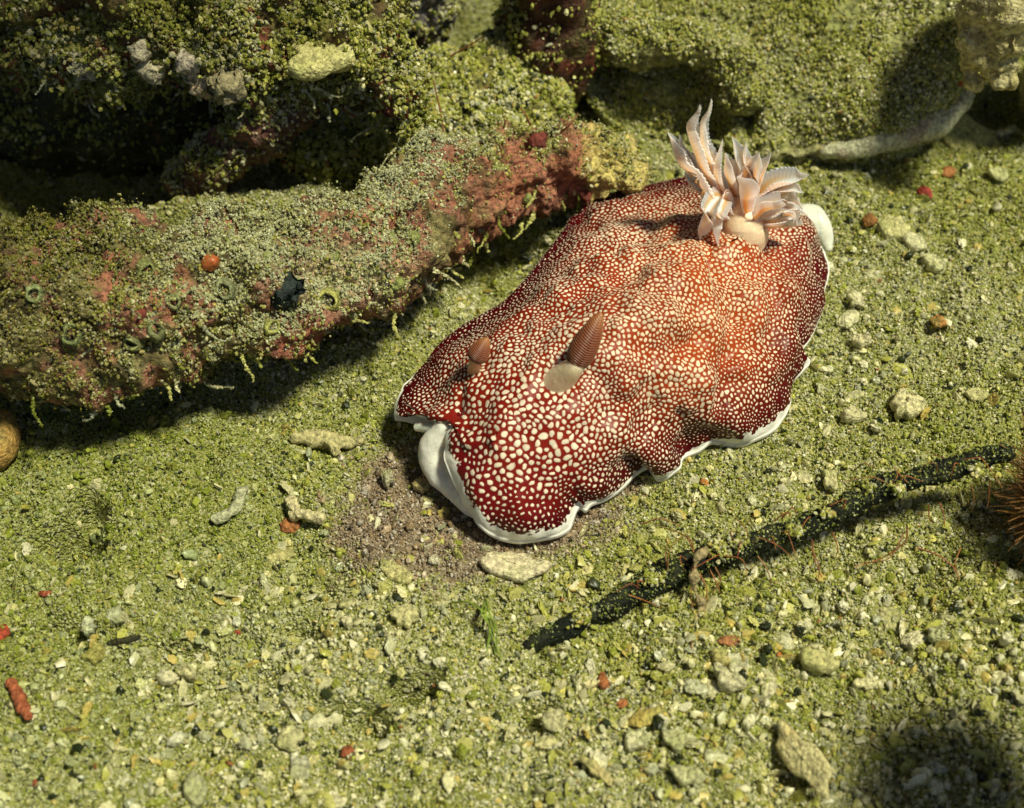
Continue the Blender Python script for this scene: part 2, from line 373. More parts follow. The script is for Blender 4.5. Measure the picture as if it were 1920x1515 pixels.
# ------------------------------------------------------------------ coral branches, rocks
def rock_noise(V, N, a1, s1, a2, s2, a3, s3, seed):
    d = a1*fbm(V, s1, 2, 0.5, seed)+a2*fbm(V, s2, 2, 0.5, seed+1)+a3*np.abs(fbm(V, s3, 2, 0.6, seed+2))
    return V+N*d[:, None]
def mixc(a, b, t): return np.asarray(a)*(1-t[:, None])+np.asarray(b)*t[:, None]
def rock_cols(V, seed, base=(0.10, 0.085, 0.03), green=(0.17, 0.18, 0.05), pink=(0.33, 0.10, 0.07), pink_w=0.0):
    c = mixc(base, green, sstep(-0.2, 0.4, fbm(V, 0.5, 3, 0.55, seed)))
    p = sstep(0.0, 0.35, fbm(V, 0.7, 3, 0.6, seed+4)+pink_w)
    return c*(1-p[:, None])+np.asarray(pink)*p[:, None]
def crust(parent, V, F, n, seed, rlo=0.012, rhi=0.04, pale=0.3, up=0.15, name='sediment', bare=None, dark=0.07, tint=None, heap=0.12):
    def wgt(c, nn):
        f = sstep(up-0.45, up+0.55, nn[:, 2])*sstep(-0.45, 0.15, fbm(c, 0.55, 3, 0.6, seed)+0.25*nn[:, 2])+0.02
        if bare is not None: f = f*bare(c)
        return f
    P, nn = sample_surface(V, F, n, wgt); r = rlo+(rhi-rlo)*rng.random(n)**2.2
    P = P+nn*(r*rng.uniform(-0.1, 1.2, n)+np.clip(fbm(P, 0.13, 1, 0.5, seed+3), 0, 1)*0.10*rng.random(n)+heap*np.clip(fbm(P, 0.32, 2, 0.6, seed+5)-0.05, 0, 1)*rng.random(n))[:, None]
    pl = np.clip(pale+0.35*fbm(P, 1.2, 2, 0.5, seed+7), 0.03, 0.9)
    gc = grain_colours(P, pl, dark)
    if tint is not None: gc = tint(P, nn, gc)
    return scatter(name, P, r, gc, parent)
def tassels(parent, V, F, n, seed, lmin=0.08, lmax=0.4):
    """ragged hanging bits on the underside: chains of grains"""
    P, nn = sample_surface(V, F, n, lambda c, m: sstep(0.1, -0.4, m[:, 2])+0.03)
    pts, rr, cc = [], [], []
    for p, m in zip(P, nn):
        L = lmin+(lmax-lmin)*random.random()**3; k = int(L/0.022)+2; d = np.array([m[0]*0.5, m[1]*0.5, -1.0]); q = p.copy(); b = PAL[random.choice([0, 1, 2, 4, 3, 7])]
        for i in range(k):
            pts.append(q.copy()); rr.append(0.028*(1-0.5*i/k)*random.uniform(0.6, 1.3)); cc.append(b*random.uniform(0.7, 1.2))
            d = d+np.array([random.gauss(0, .45), random.gauss(0, .45), random.gauss(0, .2)]); q = q+d/np.linalg.norm(d)*0.024
    return scatter('hanging_debris', np.array(pts), np.array(rr), np.array(cc), parent)

# --- main coral branch in front, from thick left end to the yellow broken tip
path = px_path([(-260, 560, 1.5, 170), (-120, 580, 1.5, 168), (0, 580, 1.5, 150), (200, 578, 1.5, 150), (400, 553, 1.45, 126), (590, 515, 1.4, 116), (700, 465, 1.35, 102), (800, 398, 1.25, 92),
                (900, 345, 1.15, 84), (1000, 310, 1.1, 76), (1090, 300, 1.05, 72), (1165, 305, 0.95, 60)], 420)
V, F = tube(path, 190); N = normals_of(V, F)
V = rock_noise(V, N, 0.26, 1.2, 0.19, 0.45, 0.10, 0.17, 11); N = normals_of(V, F)
cpx, cpy = to_px(V)
rightness = sstep(620, 900, cpx)
col = rock_cols(V, 12, base=(0.085, 0.065, 0.02), green=(0.20, 0.17, 0.06), pink=(0.26, 0.11, 0.065), pink_w=0)
pk = sstep(-0.25, 0.3, fbm(V, 0.8, 3, 0.6, 15)+0.55*rightness-0.45)
col = col*(1-pk[:, None])+np.array([0.34, 0.135, 0.075])*pk[:, None]
br_ = sstep(-0.1, 0.3, fbm(V, 0.45, 2, 0.6, 18)); col = col*(1-0.45*(br_*rightness)[:, None])+np.array([0.20, 0.065, 0.02])*0.45*(br_*rightness)[:, None]
cream = np.exp(-(((cpx-640)/110)**2+((cpy-515)/50)**2)); col = col*(1-cream[:, None])+np.array([0.55, 0.42, 0.24])*cream[:, None]
tipy = sstep(1085, 1120, cpx+18*fbm(V, 0.3, 2, 0.5, 3)); yel = np.array([0.50, 0.41, 0.13]); col = col*(1-tipy[:, None])+yel*tipy[:, None]
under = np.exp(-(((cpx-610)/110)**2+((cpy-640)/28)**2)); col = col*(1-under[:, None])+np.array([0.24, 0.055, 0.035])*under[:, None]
ctop = W(400, 700, 0); coral = empty('coral_branch', [path[200, 0], path[200, 1], 0.0], 'long dead coral branch crusted with sand, red crust and tube openings, yellow broken tip', 'coral')
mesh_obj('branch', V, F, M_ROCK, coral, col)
def bare_main(c):
    qx, qy = to_px(c); mid = np.interp(qx, [700, 800, 900, 1000, 1100, 1200], [440, 365, 315, 285, 270, 275]); return 1-0.93*sstep(680, 860, qx)*sstep(-0.25, 0.25, fbm(c, 0.5, 3, 0.6, 33)+0.008*(qy-mid))
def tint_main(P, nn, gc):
    qx, qy = to_px(P); f = np.clip(sstep(420, 60, qx)*.8+sstep(.75, .1, nn[:, 2])*.7*sstep(800, 500, qx)+.35*fbm(P, .5, 3, .6, 37), 0, 1)  # browner left and front: algae, plus the left's dimness put into the colour
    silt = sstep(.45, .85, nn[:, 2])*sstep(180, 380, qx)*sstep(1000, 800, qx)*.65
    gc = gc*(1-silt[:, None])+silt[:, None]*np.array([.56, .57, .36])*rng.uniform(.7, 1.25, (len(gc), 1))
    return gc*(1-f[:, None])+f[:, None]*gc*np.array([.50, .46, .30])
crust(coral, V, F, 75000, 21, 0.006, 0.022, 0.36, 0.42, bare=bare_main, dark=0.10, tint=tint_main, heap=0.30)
tassels(coral, V, F, 520, 5, 0.06, 0.45)
CORV, CORF, CORN = V, F, N
def surf_hit(px, py, V, F):
    """first point of a mesh met along the picture ray through (px,py), with its normal"""
    a = CAMP; b = W(px, py, 0.0); d = b-a; d /= np.linalg.norm(d)
    F = np.asarray(F); C = V[F].mean(1); q = C-a; t = q@d; dist = np.linalg.norm(q-t[:, None]*d, axis=1)
    k = np.where(dist < 0.08)[0]
    if len(k) == 0: k = np.array([dist.argmin()])
    k = k[t[k].argmin()]; v = V[F[k]]; n = np.cross(v[2]-v[0], v[3]-v[1]); n /= np.linalg.norm(n)
    if n@d > 0: n = -n
    return C[k], n
def frame_to(n):
    z = np.asarray(n); x = np.cross([0.2, 1, 0.1], z); x /= np.linalg.norm(x); return x, np.cross(z, x), z
def lathe_on(name, p, n, prof, mat, parent, col, na=20, wob=0.0, seed=0):
    """prof rows (radius cm, height cm, colour index) turned round normal n at p"""
    x, y, z = frame_to(n); th = np.linspace(0, 2*math.pi, na, endpoint=False)
    V, C = [], []
    for r, h, c in prof:
        ring = p+z*h+r*(np.cos(th)[:, None]*x+np.sin(th)[:, None]*y); V.append(ring); C.append(np.repeat(np.array([col[c]]), na, 0))
    V = np.vstack(V)
    if wob: V = V+wob*np.stack([fbm(V, 0.12, 2, 0.5, seed+k) for k in range(3)], -1)
    return mesh_obj(name, V, grid_faces(na, len(prof)), mat, parent, np.vstack(C))
# tube openings (sea-squirt siphons) on the branch
for px, py, r, c in ((622, 562, 30, (0.50, 0.52, 0.20)), (506, 602, 20, (0.42, 0.45, 0.16)), (420, 533, 26, (0.30, 0.34, 0.22)), (55, 552, 26, (0.36, 0.45, 0.25)), (122, 632, 28, (0.26, 0.32, 0.16)),
                     (300, 628, 24, (0.25, 0.28, 0.15)), (335, 558, 22, (0.28, 0.31, 0.18)), (278, 512, 22, (0.30, 0.34, 0.15)), (242, 655, 22, (0.26, 0.30, 0.16))):
    p, n = surf_hit(px, py, CORV, CORF); n = n+0.8*(CAMP-p)/np.linalg.norm(CAMP-p); n /= np.linalg.norm(n); R = r*cm_per_px(p)*0.66
    lathe_on('tube_opening', p, n, [(R*1.15, -0.14, 0), (R*1.2, 0.0, 0), (R*1.05, R*0.35, 0), (R*0.85, R*0.6, 1), (R*0.7, R*0.62, 1), (R*0.6, R*0.45, 0), (R*0.5, R*0.1, 2), (R*0.3, -R*0.6, 2), (0.001, -R*0.7, 2)],
             M_CHIP, coral, [(c[0]*.62, c[1]*.58, c[2]*.4), (c[0]*1.05, c[1]*.98, c[2]*.7), (0.02, 0.025, 0.015)], 24, 0.045, px)
# small round growths
def ball_on(name, px, py, rpx, c, parent, V, F, lab=None, sink=0.4, mat=None):
    p, n = surf_hit(px, py, V, F); R = rpx*cm_per_px(p); pr = [(R*math.sin(a)+1e-4, R*(math.cos(math.pi-a)+1)-R*sink, 0) for a in np.linspace(0.03, math.pi-0.03, 11)]
    o = lathe_on(name, p, n, pr, mat or M_SOFT, parent, [c], 18, R*(0.25 if mat is None else 0.5), px)
    if lab: o['label'] = lab
    return o
ball_on('sponge_ball', 401, 484, 17, (0.40, 0.11, 0.03), coral, V, F, 'round orange sponge ball')
for px, py, rp in ((775, 440, 16), (757, 535, 13), (735, 436, 11), (700, 505, 10), (505, 470, 11), (1000, 372, 10), (640, 478, 9)):
    ball_on('green_bead', px, py, rp, (0.26, 0.29, 0.08), coral, V, F, sink=1.25, mat=M_CHIP)
for px, py, rp in ((270, 607, 14), (700, 545, 12), (720, 378, 11), (265, 428, 13), (1095, 380, 14), (1010, 265, 18)):
    ball_on('red_crust_patch', px, py, rp, (0.17, 0.035, 0.02), coral, V, F, sink=1.6, mat=M_ROCK)
P_, n_ = surf_hit(545, 562, V, F)
ball_on('dark_sponge', 545, 560, 34, (0.03, 0.04, 0.035), coral, V, F, 'blackish sponge patch', sink=1.35, mat=M_WOOD)

# --- ledge of coral at the back
path = px_path([(30, 110, 2.3, 44), (120, 92, 2.45, 70), (250, 80, 2.5, 88), (420, 70, 2.6, 98), (580, 85, 2.5, 96), (690, 130, 2.3, 84), (755, 210, 1.9, 58), (775, 290, 1.4, 44)], 300)
V, F = tube(path, 150); N = normals_of(V, F); V = rock_noise(V, N, 0.38, 1.2, 0.2, 0.45, 0.10, 0.17, 41)
ledge = empty('coral_ledge', [path[150, 0], path[150, 1], 0.0], 'ragged overhanging ledge of dead coral with hanging tatters above a dark hollow', 'coral')
col = rock_cols(V, 43, (0.10, 0.06, 0.02), (0.20, 0.19, 0.04), (0.22, 0.07, 0.035), -0.1)
mesh_obj('ledge', V, F, M_ROCK, ledge, col)
crust(ledge, V, F, 42000, 45, 0.010, 0.036, 0.20, 0.3, dark=0.12, heap=0.45, tint=lambda P, nn, gc: gc*(1-np.clip(.45+.6*fbm(P, .6, 3, .6, 39), 0, 1)[:, None]*np.array([.42, .45, .6])))
tassels(ledge, V, F, 420, 6, 0.1, 0.6)
path2 = px_path([(-160, 20, 2.7, 70), (20, 0, 2.7, 85), (150, -15, 2.9, 108), (400, -25, 3.0, 125), (640, -45, 3.0, 105), (720, -60, 2.9, 60)], 200)  # added behind the ledge, mostly unseen, to darken the hollow
V2, F2 = tube(path2, 90); V2 = rock_noise(V2, normals_of(V2, F2), 0.4, 1.2, 0.2, 0.45, 0.1, 0.17, 47)
mesh_obj('ledge_shade_roof', V2, F2, M_ROCK, ledge, rock_cols(V2, 43, (0.10, 0.06, 0.02), (0.20, 0.19, 0.04), (0.22, 0.07, 0.035), -0.1)); crust(ledge, V2, F2, 9000, 48, 0.012, 0.04, 0.2, 0.2)
LEDV, LEDF = V, F
path = px_path([(600, 120, 2.2, 66), (545, 190, 1.8, 62), (480, 245, 1.4, 56), (415, 300, 0.9, 46), (370, 350, 0.2, 52)], 140)
V, F = tube(path, 90); N = normals_of(V, F); V = rock_noise(V, N, 0.22, 0.9, 0.1, 0.35, 0.05, 0.14, 51)
col = rock_cols(V, 52, (0.16, 0.085, 0.05), (0.20, 0.13, 0.075), (0.26, 0.11, 0.075), 0.1)
o = mesh_obj('strut', V, F, M_ROCK, ledge, col); crust(ledge, V, F, 5000, 53, 0.012, 0.035, 0.4, 0.3)
# pale hanging nodules
for px, py, rp, c in ((290, 140, 24, (0.62, 0.55, 0.34)), (265, 105, 20, (0.62, 0.55, 0.36)), (375, 160, 28, (0.62, 0.48, 0.28)), (350, 120, 24, (0.58, 0.50, 0.36)), (430, 165, 36, (0.36, 0.31, 0.16)), (155, 130, 30, (0.5, 0.45, 0.32)), (200, 12, 26, (0.5, 0.45, 0.38))):
    ball_on('nodule', px, py, rp, c, ledge, LEDV, LEDF, sink=0.9, mat=M_ROCK)

# --- stones and mounds
def blob(name, px, py, z, rpx, rpy, rz, label, cat, seed, base, green, pink=(0.3, 0.1, 0.06), pw=-0.5, grains=9000, pale=0.25, group=None, rot=0.0, nu=120, nv=70, amp=1.0, up=0.1):
    c = W(px, py, z); k = cm_per_px(c); a, b = rpx*k, rpy*k
    th = np.linspace(0, 2*math.pi, nu, endpoint=False); ph = np.linspace(0.02, math.pi-0.02, nv)
    PH, TH = np.meshgrid(ph, th, indexing='ij'); se = 0.85
    x = a*np.sign(np.cos(TH))*np.abs(np.cos(TH))**se*np.sin(PH); y = b*np.sign(np.sin(TH))*np.abs(np.sin(TH))**se*np.sin(PH); zz = -rz*np.cos(PH)
    X = x*math.cos(rot)-y*math.sin(rot); Y = x*math.sin(rot)+y*math.cos(rot)
    V = np.stack([X.ravel()+c[0], Y.ravel()+c[1], zz.ravel()+c[2]], -1); F = grid_faces(nu, nv)
    N = normals_of(V, F); m = min(a, b, rz)*amp; V = rock_noise(V, N, 0.35*m, 1.1*m, 0.12*m, 0.4*m, 0.07*m, 0.16, seed)
    e = empty(name, [c[0], c[1], max(c[2]-rz, -0.2)], label, cat, group)
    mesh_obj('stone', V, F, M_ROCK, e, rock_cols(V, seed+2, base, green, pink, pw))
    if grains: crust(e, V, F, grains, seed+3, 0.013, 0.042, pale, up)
    return e, V, F
blob('stone', 905, 190, 0.75, 150, 125, 0.75, 'rounded yellow green stone wedged behind the red part of the coral branch', 'stone', 61, (0.16, 0.15, 0.03), (0.30, 0.28, 0.06), grains=14000, pale=0.35)
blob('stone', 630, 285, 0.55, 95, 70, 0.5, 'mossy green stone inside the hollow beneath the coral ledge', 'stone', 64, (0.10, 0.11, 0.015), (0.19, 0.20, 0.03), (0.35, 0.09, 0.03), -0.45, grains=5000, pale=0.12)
blob('stone', 1030, 20, 1.6, 80, 150, 2.1, 'dark reddish brown stone rising beside the flat slab', 'stone', 67, (0.07, 0.025, 0.012), (0.09, 0.07, 0.02), (0.14, 0.03, 0.015), 0.1, grains=3500, pale=0.2, up=0.3)
blob('stone', 770, 20, 1.2, 75, 60, 0.9, 'grey lilac stone behind the end of the coral ledge', 'stone', 70, (0.16, 0.14, 0.14), (0.24, 0.22, 0.22), (0.2, 0.12, 0.12), -0.3, grains=2500, pale=0.6)
blob('stone', 215, 215, 0.1, 260, 90, 1.0, 'silted stone coloured dark as shade at the back of the hollow under the coral ledge', 'stone', 73, (0.045, 0.05, 0.02), (0.08, 0.085, 0.03), grains=5000, pale=0.05, up=0.5)  # the hollow's black shade is put into this stone's colour
# --- flat sediment slab, upper right
def outline_solid(rows, z_top_fn, n=360, rings=60, seed=0, edge=0.35):
    """closed outline given as (px,py,z at rim): rounded rim, fairly flat top, undercut side down to the sand"""
    R = np.array([[*W(px, py, z)] for px, py, z in rows]); R = resample(np.vstack([R, R[:1]]), n+1)[:-1]
    c = R.mean(0); V = []
    for t in np.linspace(0, 1, 14)[:-1]:                        # underside, from inner foot out to the rim
        q = R.copy(); q[:, :2] = c[:2]+(R[:, :2]-c[:2])*(0.86+0.14*t**0.6)
        q[:, 2] = np.minimum(-0.4, R[:, 2]-0.2)*(1-t)+R[:, 2]*t; V.append(q)
    for t in np.linspace(0, 1, rings):
        q = R.copy(); q[:, :2] = c[:2]+(R[:, :2]-c[:2])*(1-t*0.998)
        d = np.linalg.norm(R[:, :2]-c[:2], axis=1)*t
        h = z_top_fn(q[:, 0], q[:, 1]); q[:, 2] = R[:, 2]+(h-R[:, 2])*np.sqrt(1-(1-np.clip(d/edge, 0, 1))**2)*sstep(0, 0.03, d+0.01); V.append(q)
    V = np.vstack(V); return V, grid_faces(n, 13+rings)
slab_rows = [(1095, -60, .95), (1085, 60, .95), (1100, 150, .75), (1125, 205, 0.45), (1190, 245, 0.2), (1260, 250, 0.2), (1340, 262, 0.25), (1420, 290, 0.25), (1500, 285, 0.3), (1560, 262, 0.45), (1620, 258, 0.55), (1690, 245, 0.62), (1755, 225, .68),
             (1800, 190, .72), (1814, 160, .75), (1795, 120, .8), (1790, 40, .85), (1800, -80, .9), (1450, -160, 1.2)]
_pa = W(1330, 235, 0.4); _pb = W(1700, 190, 1.0); _pc = W(1300, 0, 1.35)
_A = np.array([[q[0], q[1], 1] for q in (_pa, _pb, _pc)]); _pl = np.linalg.solve(_A, [0.45, 1.0, 1.35])
def slab_top(x, y):
    P = np.stack([x, y, 0*x], -1); z = _pl[0]*x+_pl[1]*y+_pl[2]+fbm(P, 1.6, 3, 0.5, 81)*0.16
    cr = W(1262, 150, 1.2); dx = (x-cr[0]); dy = (y-cr[1])-0.12*dx
    z = z-1.3*np.exp(-(dx/0.85)**4-(dy/0.42)**2)          # dark cleft in the front of the slab
    c2 = W(1415, 190, 0.9); z = z-0.45*np.exp(-((x-c2[0])/0.14)**2-((y-c2[1])/0.8)**2)
    c3 = W(1520, 235, 0.7); z = z-0.5*np.exp(-((x-c3[0])/0.28)**2-((y-c3[1])/0.2)**2)
    return z
V, F = outline_solid(slab_rows, slab_top, 420, 130); N = normals_of(V, F); V = rock_noise(V, N, 0.10, 0.9, 0.07, 0.35, 0.05, 0.15, 83)
slab = empty('rock_slab', [V[:, 0].mean(), V[:, 1].mean(), 0], 'broad flat slab of rock blanketed in pale green sediment with a smooth pale lip', 'rock')
qx, qy = to_px(V); lip = sstep(1560, 1640, qx)*sstep(150, 200, qy+0.25*(qx-1700)); col = rock_cols(V, 85, (0.22, 0.23, 0.07), (0.34, 0.34, 0.12), (0.3, 0.28, 0.12), -0.3)
mesh_obj('slab', V, F, M_ROCK, slab, col)
def bare_slab(c):
    qx, qy = to_px(c); return 1-0.97*sstep(1560, 1640, qx)*sstep(165, 205, qy+0.25*(qx-1700))
crust(slab, V, F, 80000, 87, 0.010, 0.028, 0.30, -0.1, dark=0.05)
path = px_path([(1545, 282, .25, 16), (1600, 274, .38, 22), (1650, 262, .46, 26), (1705, 246, .52, 27), (1755, 224, .58, 27), (1792, 195, .64, 25), (1808, 165, .7, 20), (1800, 140, .76, 14)], 120); V2, F2 = tube(path, 48)
V2 = rock_noise(V2, normals_of(V2, F2), 0.05, 0.8, 0.03, 0.3, 0.02, 0.12, 84); t2 = sstep(0, .4, fbm(V2, .5, 3, .6, 86))
o = mesh_obj('lip', V2, F2, M_CHIP, slab, mixc((0.58, 0.57, 0.36), (0.46, 0.38, 0.25), t2)); o['label'] = 'smooth pale rounded lip'
SLV, SLF = V, F
path = px_path([(1085, 20, 1.25, 66), (1150, 60, 1.4, 52), (1215, 78, 1.5, 40), (1280, 82, 1.5, 36), (1335, 90, 1.4, 42), (1375, 130, 1.15, 40), (1395, 180, .85, 36)], 120); V2, F2 = tube(path, 80)
V2 = rock_noise(V2, normals_of(V2, F2), 0.16, 0.9, 0.09, 0.35, 0.06, 0.15, 184); mesh_obj('overhang', V2, F2, M_ROCK, slab, rock_cols(V2, 85, (0.20, 0.21, 0.06), (0.34, 0.34, 0.12), (0.3, 0.28, 0.12), -0.3)); crust(slab, V2, F2, 9000, 88, 0.010, 0.028, 0.30, -0.1, dark=0.05)
# --- lobed yellow coral, upper right corner
lobe = empty('lobed_coral', [*W(1900, 150, 0)[:2], 0], 'lobed beige yellow coral knob hanging beside the flat slab', 'coral')
lob_all = []
for rows, nm in (([(1960, -80, 3.4, 95), (1900, 0, 3.0, 88), (1868, 60, 2.6, 70), (1850, 105, 2.3, 48)], 'stem'), ([(1865, 60, 2.7, 40), (1890, 75, 2.7, 34), (1905, 78, 2.7, 26)], 'lobe'),
                 ([(1860, 100, 2.4, 40), (1880, 130, 2.2, 30), (1885, 150, 2.1, 22)], 'lobe'), ([(1850, 110, 2.2, 36), (1832, 135, 2.0, 28), (1825, 152, 1.9, 20)], 'lobe'), ([(1840, 60, 2.6, 40), (1820, 85, 2.4, 26)], 'lobe'),
                 ([(2040, -60, 3.0, 100), (2060, 60, 1.6, 110), (2050, 180, 0.2, 130)], 'stem')):
    V, F = tube(px_path(rows, 60), 60); N = normals_of(V, F); V = rock_noise(V, N, 0.12, 0.6, 0.06, 0.2, 0.03, 0.12, 91)
    c = mixc((0.42, 0.36, 0.15), (0.56, 0.50, 0.26), sstep(-0.2, 0.4, fbm(V, 0.4, 3, 0.5, 92)))
    mesh_obj(nm, V, F, M_ROCK, lobe, c); lob_all.append((V, F))
crust(lobe, *lob_all[0], 500, 93, 0.010, 0.024, 0.3, 0.3)

# --- rock canopy added far above, out of the picture, to shade the left side
def shade_roof_mesh():
    pts = [(-60, -30), (-20, -24), (1.6, -17), (7.2, -9), (9.9, -4), (12.2, 1), (15.2, 6), (18.4, 11), (19.5, 18), (22, 30), (10, 50), (-60, 55)]
    Rm = resample(np.array(pts+[pts[0]], float), 241)[:-1]; c = Rm.mean(0); L = []
    for f, z in ((0.02, 42), (0.5, 42), (0.9, 42), (0.985, 42.6), (1.0, 44), (0.98, 47), (0.8, 50), (0.4, 53), (0.02, 54)):
        L.append(np.column_stack([c+(Rm-c)*f, np.full(len(Rm), float(z))]))
    V = np.vstack(L); V = V+1.6*np.stack([fbm(V, 6, 3, .6, 401+q) for q in range(3)], -1); return V, grid_faces(240, 9)
shade_root = empty('added_shade_canopy', (-40, 20, 0), 'unseen rock canopy added high overhead to dim the left side', 'rock')
V, F = shade_roof_mesh(); mesh_obj('shade_roof', V, F, M_ROCK, shade_root, rock_cols(V/6, 410, (0.08, 0.07, 0.03), (0.14, 0.15, 0.05)))
V, F = tube(resample([(-45, 25, -3, 14), (-44, 24, 15, 11), (-42, 22, 32, 13), (-40, 20, 46, 16)], 60), 60); V = rock_noise(V, normals_of(V, F), 3, 10, 1.2, 3, .5, 1, 420); mesh_obj('added_pillar', V, F, M_ROCK, shade_root, rock_cols(V/6, 411, (0.08, 0.07, 0.03), (0.14, 0.15, 0.05)))

# ------------------------------------------------------------------ the sea slug
def build_slug():
    rows = [  # px, py, z, far (0/1: rim hidden behind the back), white edge width cm
        (1500, 390, .72, 1, .04), (1527, 430, .62, .5, .03), (1546, 468, .52, 0, .05), (1555, 510, .46, 0, .04), (1547, 550, .42, 0, .04), (1537, 592, .40, 0, .02), (1521, 632, .40, 0, .02), (1504, 656, .46, 0, .03),
        (1519, 674, .40, 0, .13), (1503, 694, .36, 0, .05), (1484, 728, .30, 0, .02), (1479, 758, .25, 0, .05), (1469, 786, .20, 0, .13), (1440, 812, .16, 0, .19), (1402, 828, .15, 0, .22), (1370, 834, .12, 0, .2), (1336, 826, .18, 0, .05),
        (1310, 842, .14, 0, .09), (1283, 853, .17, 0, .04), (1275, 872, .14, 0, .06), (1254, 890, .10, 0, .13), (1231, 900, .08, 0, .16), (1222, 886, .14, 0, .12), (1218, 872, .18, 0, .09), (1202, 879, .2, 0, .03), (1176, 904, .20, 0, .05),
        (1148, 925, .20, 0, .08), (1113, 941, .22, 0, .08), (1100, 957, .18, 0, .09), (1089, 951, .22, 0, .06), (1077, 966, .18, 0, .13), (1068, 989, .16, 0, .16), (1046, 1003, .16, 0, .18), (1003, 1012, .16, 0, .2), (962, 1013, .18, 0, .2),
        (930, 1005, .22, 0, .2), (898, 985, .32, 0, .2), (873, 953, .42, 0, .2), (852, 915, .55, 0, .2), (836, 880, .66, 0, .2), (833, 850, .74, 0, .15), (840, 815, .82, 0, .12), (848, 790, .88, 0, .1), (858, 771, .92, 0, .12),
        (830, 776, .82, 0, .16), (800, 778, .72, 0, .2), (778, 772, .64, 0, .15), (767, 756, .6, 0, .1), (758, 758, .55, 0, .08), (741, 779, .42, 0, .2), (744, 756, .44, 0, .08), (762, 722, .5, 0, .03), (790, 690, .55, .1, .02), (828, 656, .65, .5, .02),
        (868, 630, .75, 1, .02), (905, 607, .85, 1, .02), (945, 582, .9, 1, .02), (978, 548, .9, 1, .02), (1005, 515, .9, 1, .02), (1040, 470, .85, 1, .02), (1062, 442, .8, 1, .02), (1069, 428, .75, 1, .02), (1090, 412, .7, .8, .02),
        (1105, 386, .6, .3, .04), (1132, 373, .6, .3, .04), (1200, 361, .7, .6, .02), (1290, 346, .8, 1, .02), (1380, 342, .85, 1, .02), (1450, 357, .8, 1, .02)]
    A = np.array(rows); n = 640
    d = np.linalg.norm(np.diff(np.vstack([A, A[:1]])[:, :2], axis=0), axis=1); s0 = np.concatenate([[0], np.cumsum(d)])
    dense = resample(np.vstack([A, A[:1]]), 6000); dd = np.concatenate([[0], np.cumsum(np.linalg.norm(np.diff(dense[:, :2], axis=0), axis=1))])
    s = np.linspace(0, dd[-1], n, endpoint=False); R = np.stack([np.interp(s, dd, dense[:, k]) for k in range(5)], -1)
    jj = np.stack([np.cos(2*math.pi*np.arange(n)/n)*9, np.sin(2*math.pi*np.arange(n)/n)*9, 0*np.arange(n)], -1); nf = 1-np.clip(R[:, 3], 0, 1)
    R[:, 0] += 6*fbm(jj, 1.3, 2, .5, 501)*nf; R[:, 1] += 5*fbm(jj, 1.3, 2, .5, 502)*nf; R[:, 2] = np.maximum(R[:, 2]+.08*fbm(jj, 1.0, 2, .5, 503)*nf, .07)
    spine = resample([(925, 830, 1.2), (955, 770, 1.42), (1010, 700, 1.62), (1090, 625, 1.8), (1170, 565, 1.9), (1260, 510, 1.85), (1340, 470, 1.62), (1410, 445, 1.38)], 120)
    # each rim point looks towards its nearest spine point (picture plane, smoothed round the rim)
    D = ((R[:, None, 0]-spine[None, :, 0])**2+(R[:, None, 1]-spine[None, :, 1])**2); k = D.argmin(1).astype(float)
    ker = np.hanning(61); ker /= ker.sum(); kk = np.convolve(np.concatenate([k[-30:], k, k[:30]]), ker, 'valid')
    M = np.stack([np.interp(kk, np.arange(120), spine[:, j]) for j in range(3)], -1)
    T = np.concatenate([np.linspace(0, 0.2, 30, endpoint=False), np.linspace(0.2, 1, 86)])
    top = []; FR = np.fft.fftfreq(n); FT = np.fft.fft(R[:, :3], axis=0)
    for t in T:
        sg = 70*sstep(0.02, 0.8, t); Rb = np.fft.ifft(FT*np.exp(-2*(math.pi*FR*sg)**2)[:, None], axis=0).real      # rim detail fades inwards
        e = t**0.92; px = Rb[:, 0]+(M[:, 0]-Rb[:, 0])*e; py = Rb[:, 1]+(M[:, 1]-Rb[:, 1])*e
        z = Rb[:, 2]+(M[:, 2]-Rb[:, 2])*np.sin(t*math.pi/2)**0.74
        top.append(W(px, py, z))
    top = np.array(top)                                     # rows, n, 3
    rim = top[0]; far = np.clip(R[:, 3], 0, 1)
    out2 = rim-np.array([top[:, :, 0].mean(), top[:, :, 1].mean(), 0]); out2[:, 2] = 0; out2 /= np.linalg.norm(out2, axis=1)[:, None]
    drop = []
    for q in np.linspace(0, 1, 12)[:-1]:                    # the far flank, falling to the sand behind the back
        f = (1-q)
        p = rim+np.array([0.0, 1.0, 0.0])*(0.55*far*math.sin(f*math.pi/2))[:, None]
        p[:, 2] = rim[:, 2]-(rim[:, 2]-0.15)*far*(1-math.cos(f*math.pi/2)); drop.append(p)
    drop = np.array(drop); margin = drop[0]
    under = []
    cen = np.array([top[:, :, 0].mean(), top[:, :, 1].mean(), 0.0])
    for q in np.linspace(0, 1, 12)[:-1]:                    # rounded lip and underside, in to the sole
        f = 1-q
        inw = (cen-margin); inw[:, 2] = 0; L = np.linalg.norm(inw, axis=1)[:, None]; inw = inw/L
        p = margin+inw*(0.10*f**2+0.9*max(f-0.45, 0))
        p[:, 2] = margin[:, 2]-0.09*math.sin(min(f*2.2, 1)*math.pi/2)-(margin[:, 2]+0.02)*max(f-0.5, 0)*1.6
        under.append(p)
    under = np.array(under)
    G = np.concatenate([under, drop, top]); rows_n = len(G); iu, idr = len(under), len(under)+len(drop)
    # arc length in from the margin (0 at the lip), negative beneath
    seg = np.linalg.norm(np.diff(G, axis=0), axis=2); arc = np.concatenate([np.zeros((1, n)), np.cumsum(seg, 0)]); arc = arc-arc[iu]
    V = G.reshape(-1, 3); F = grid_faces(n, rows_n)
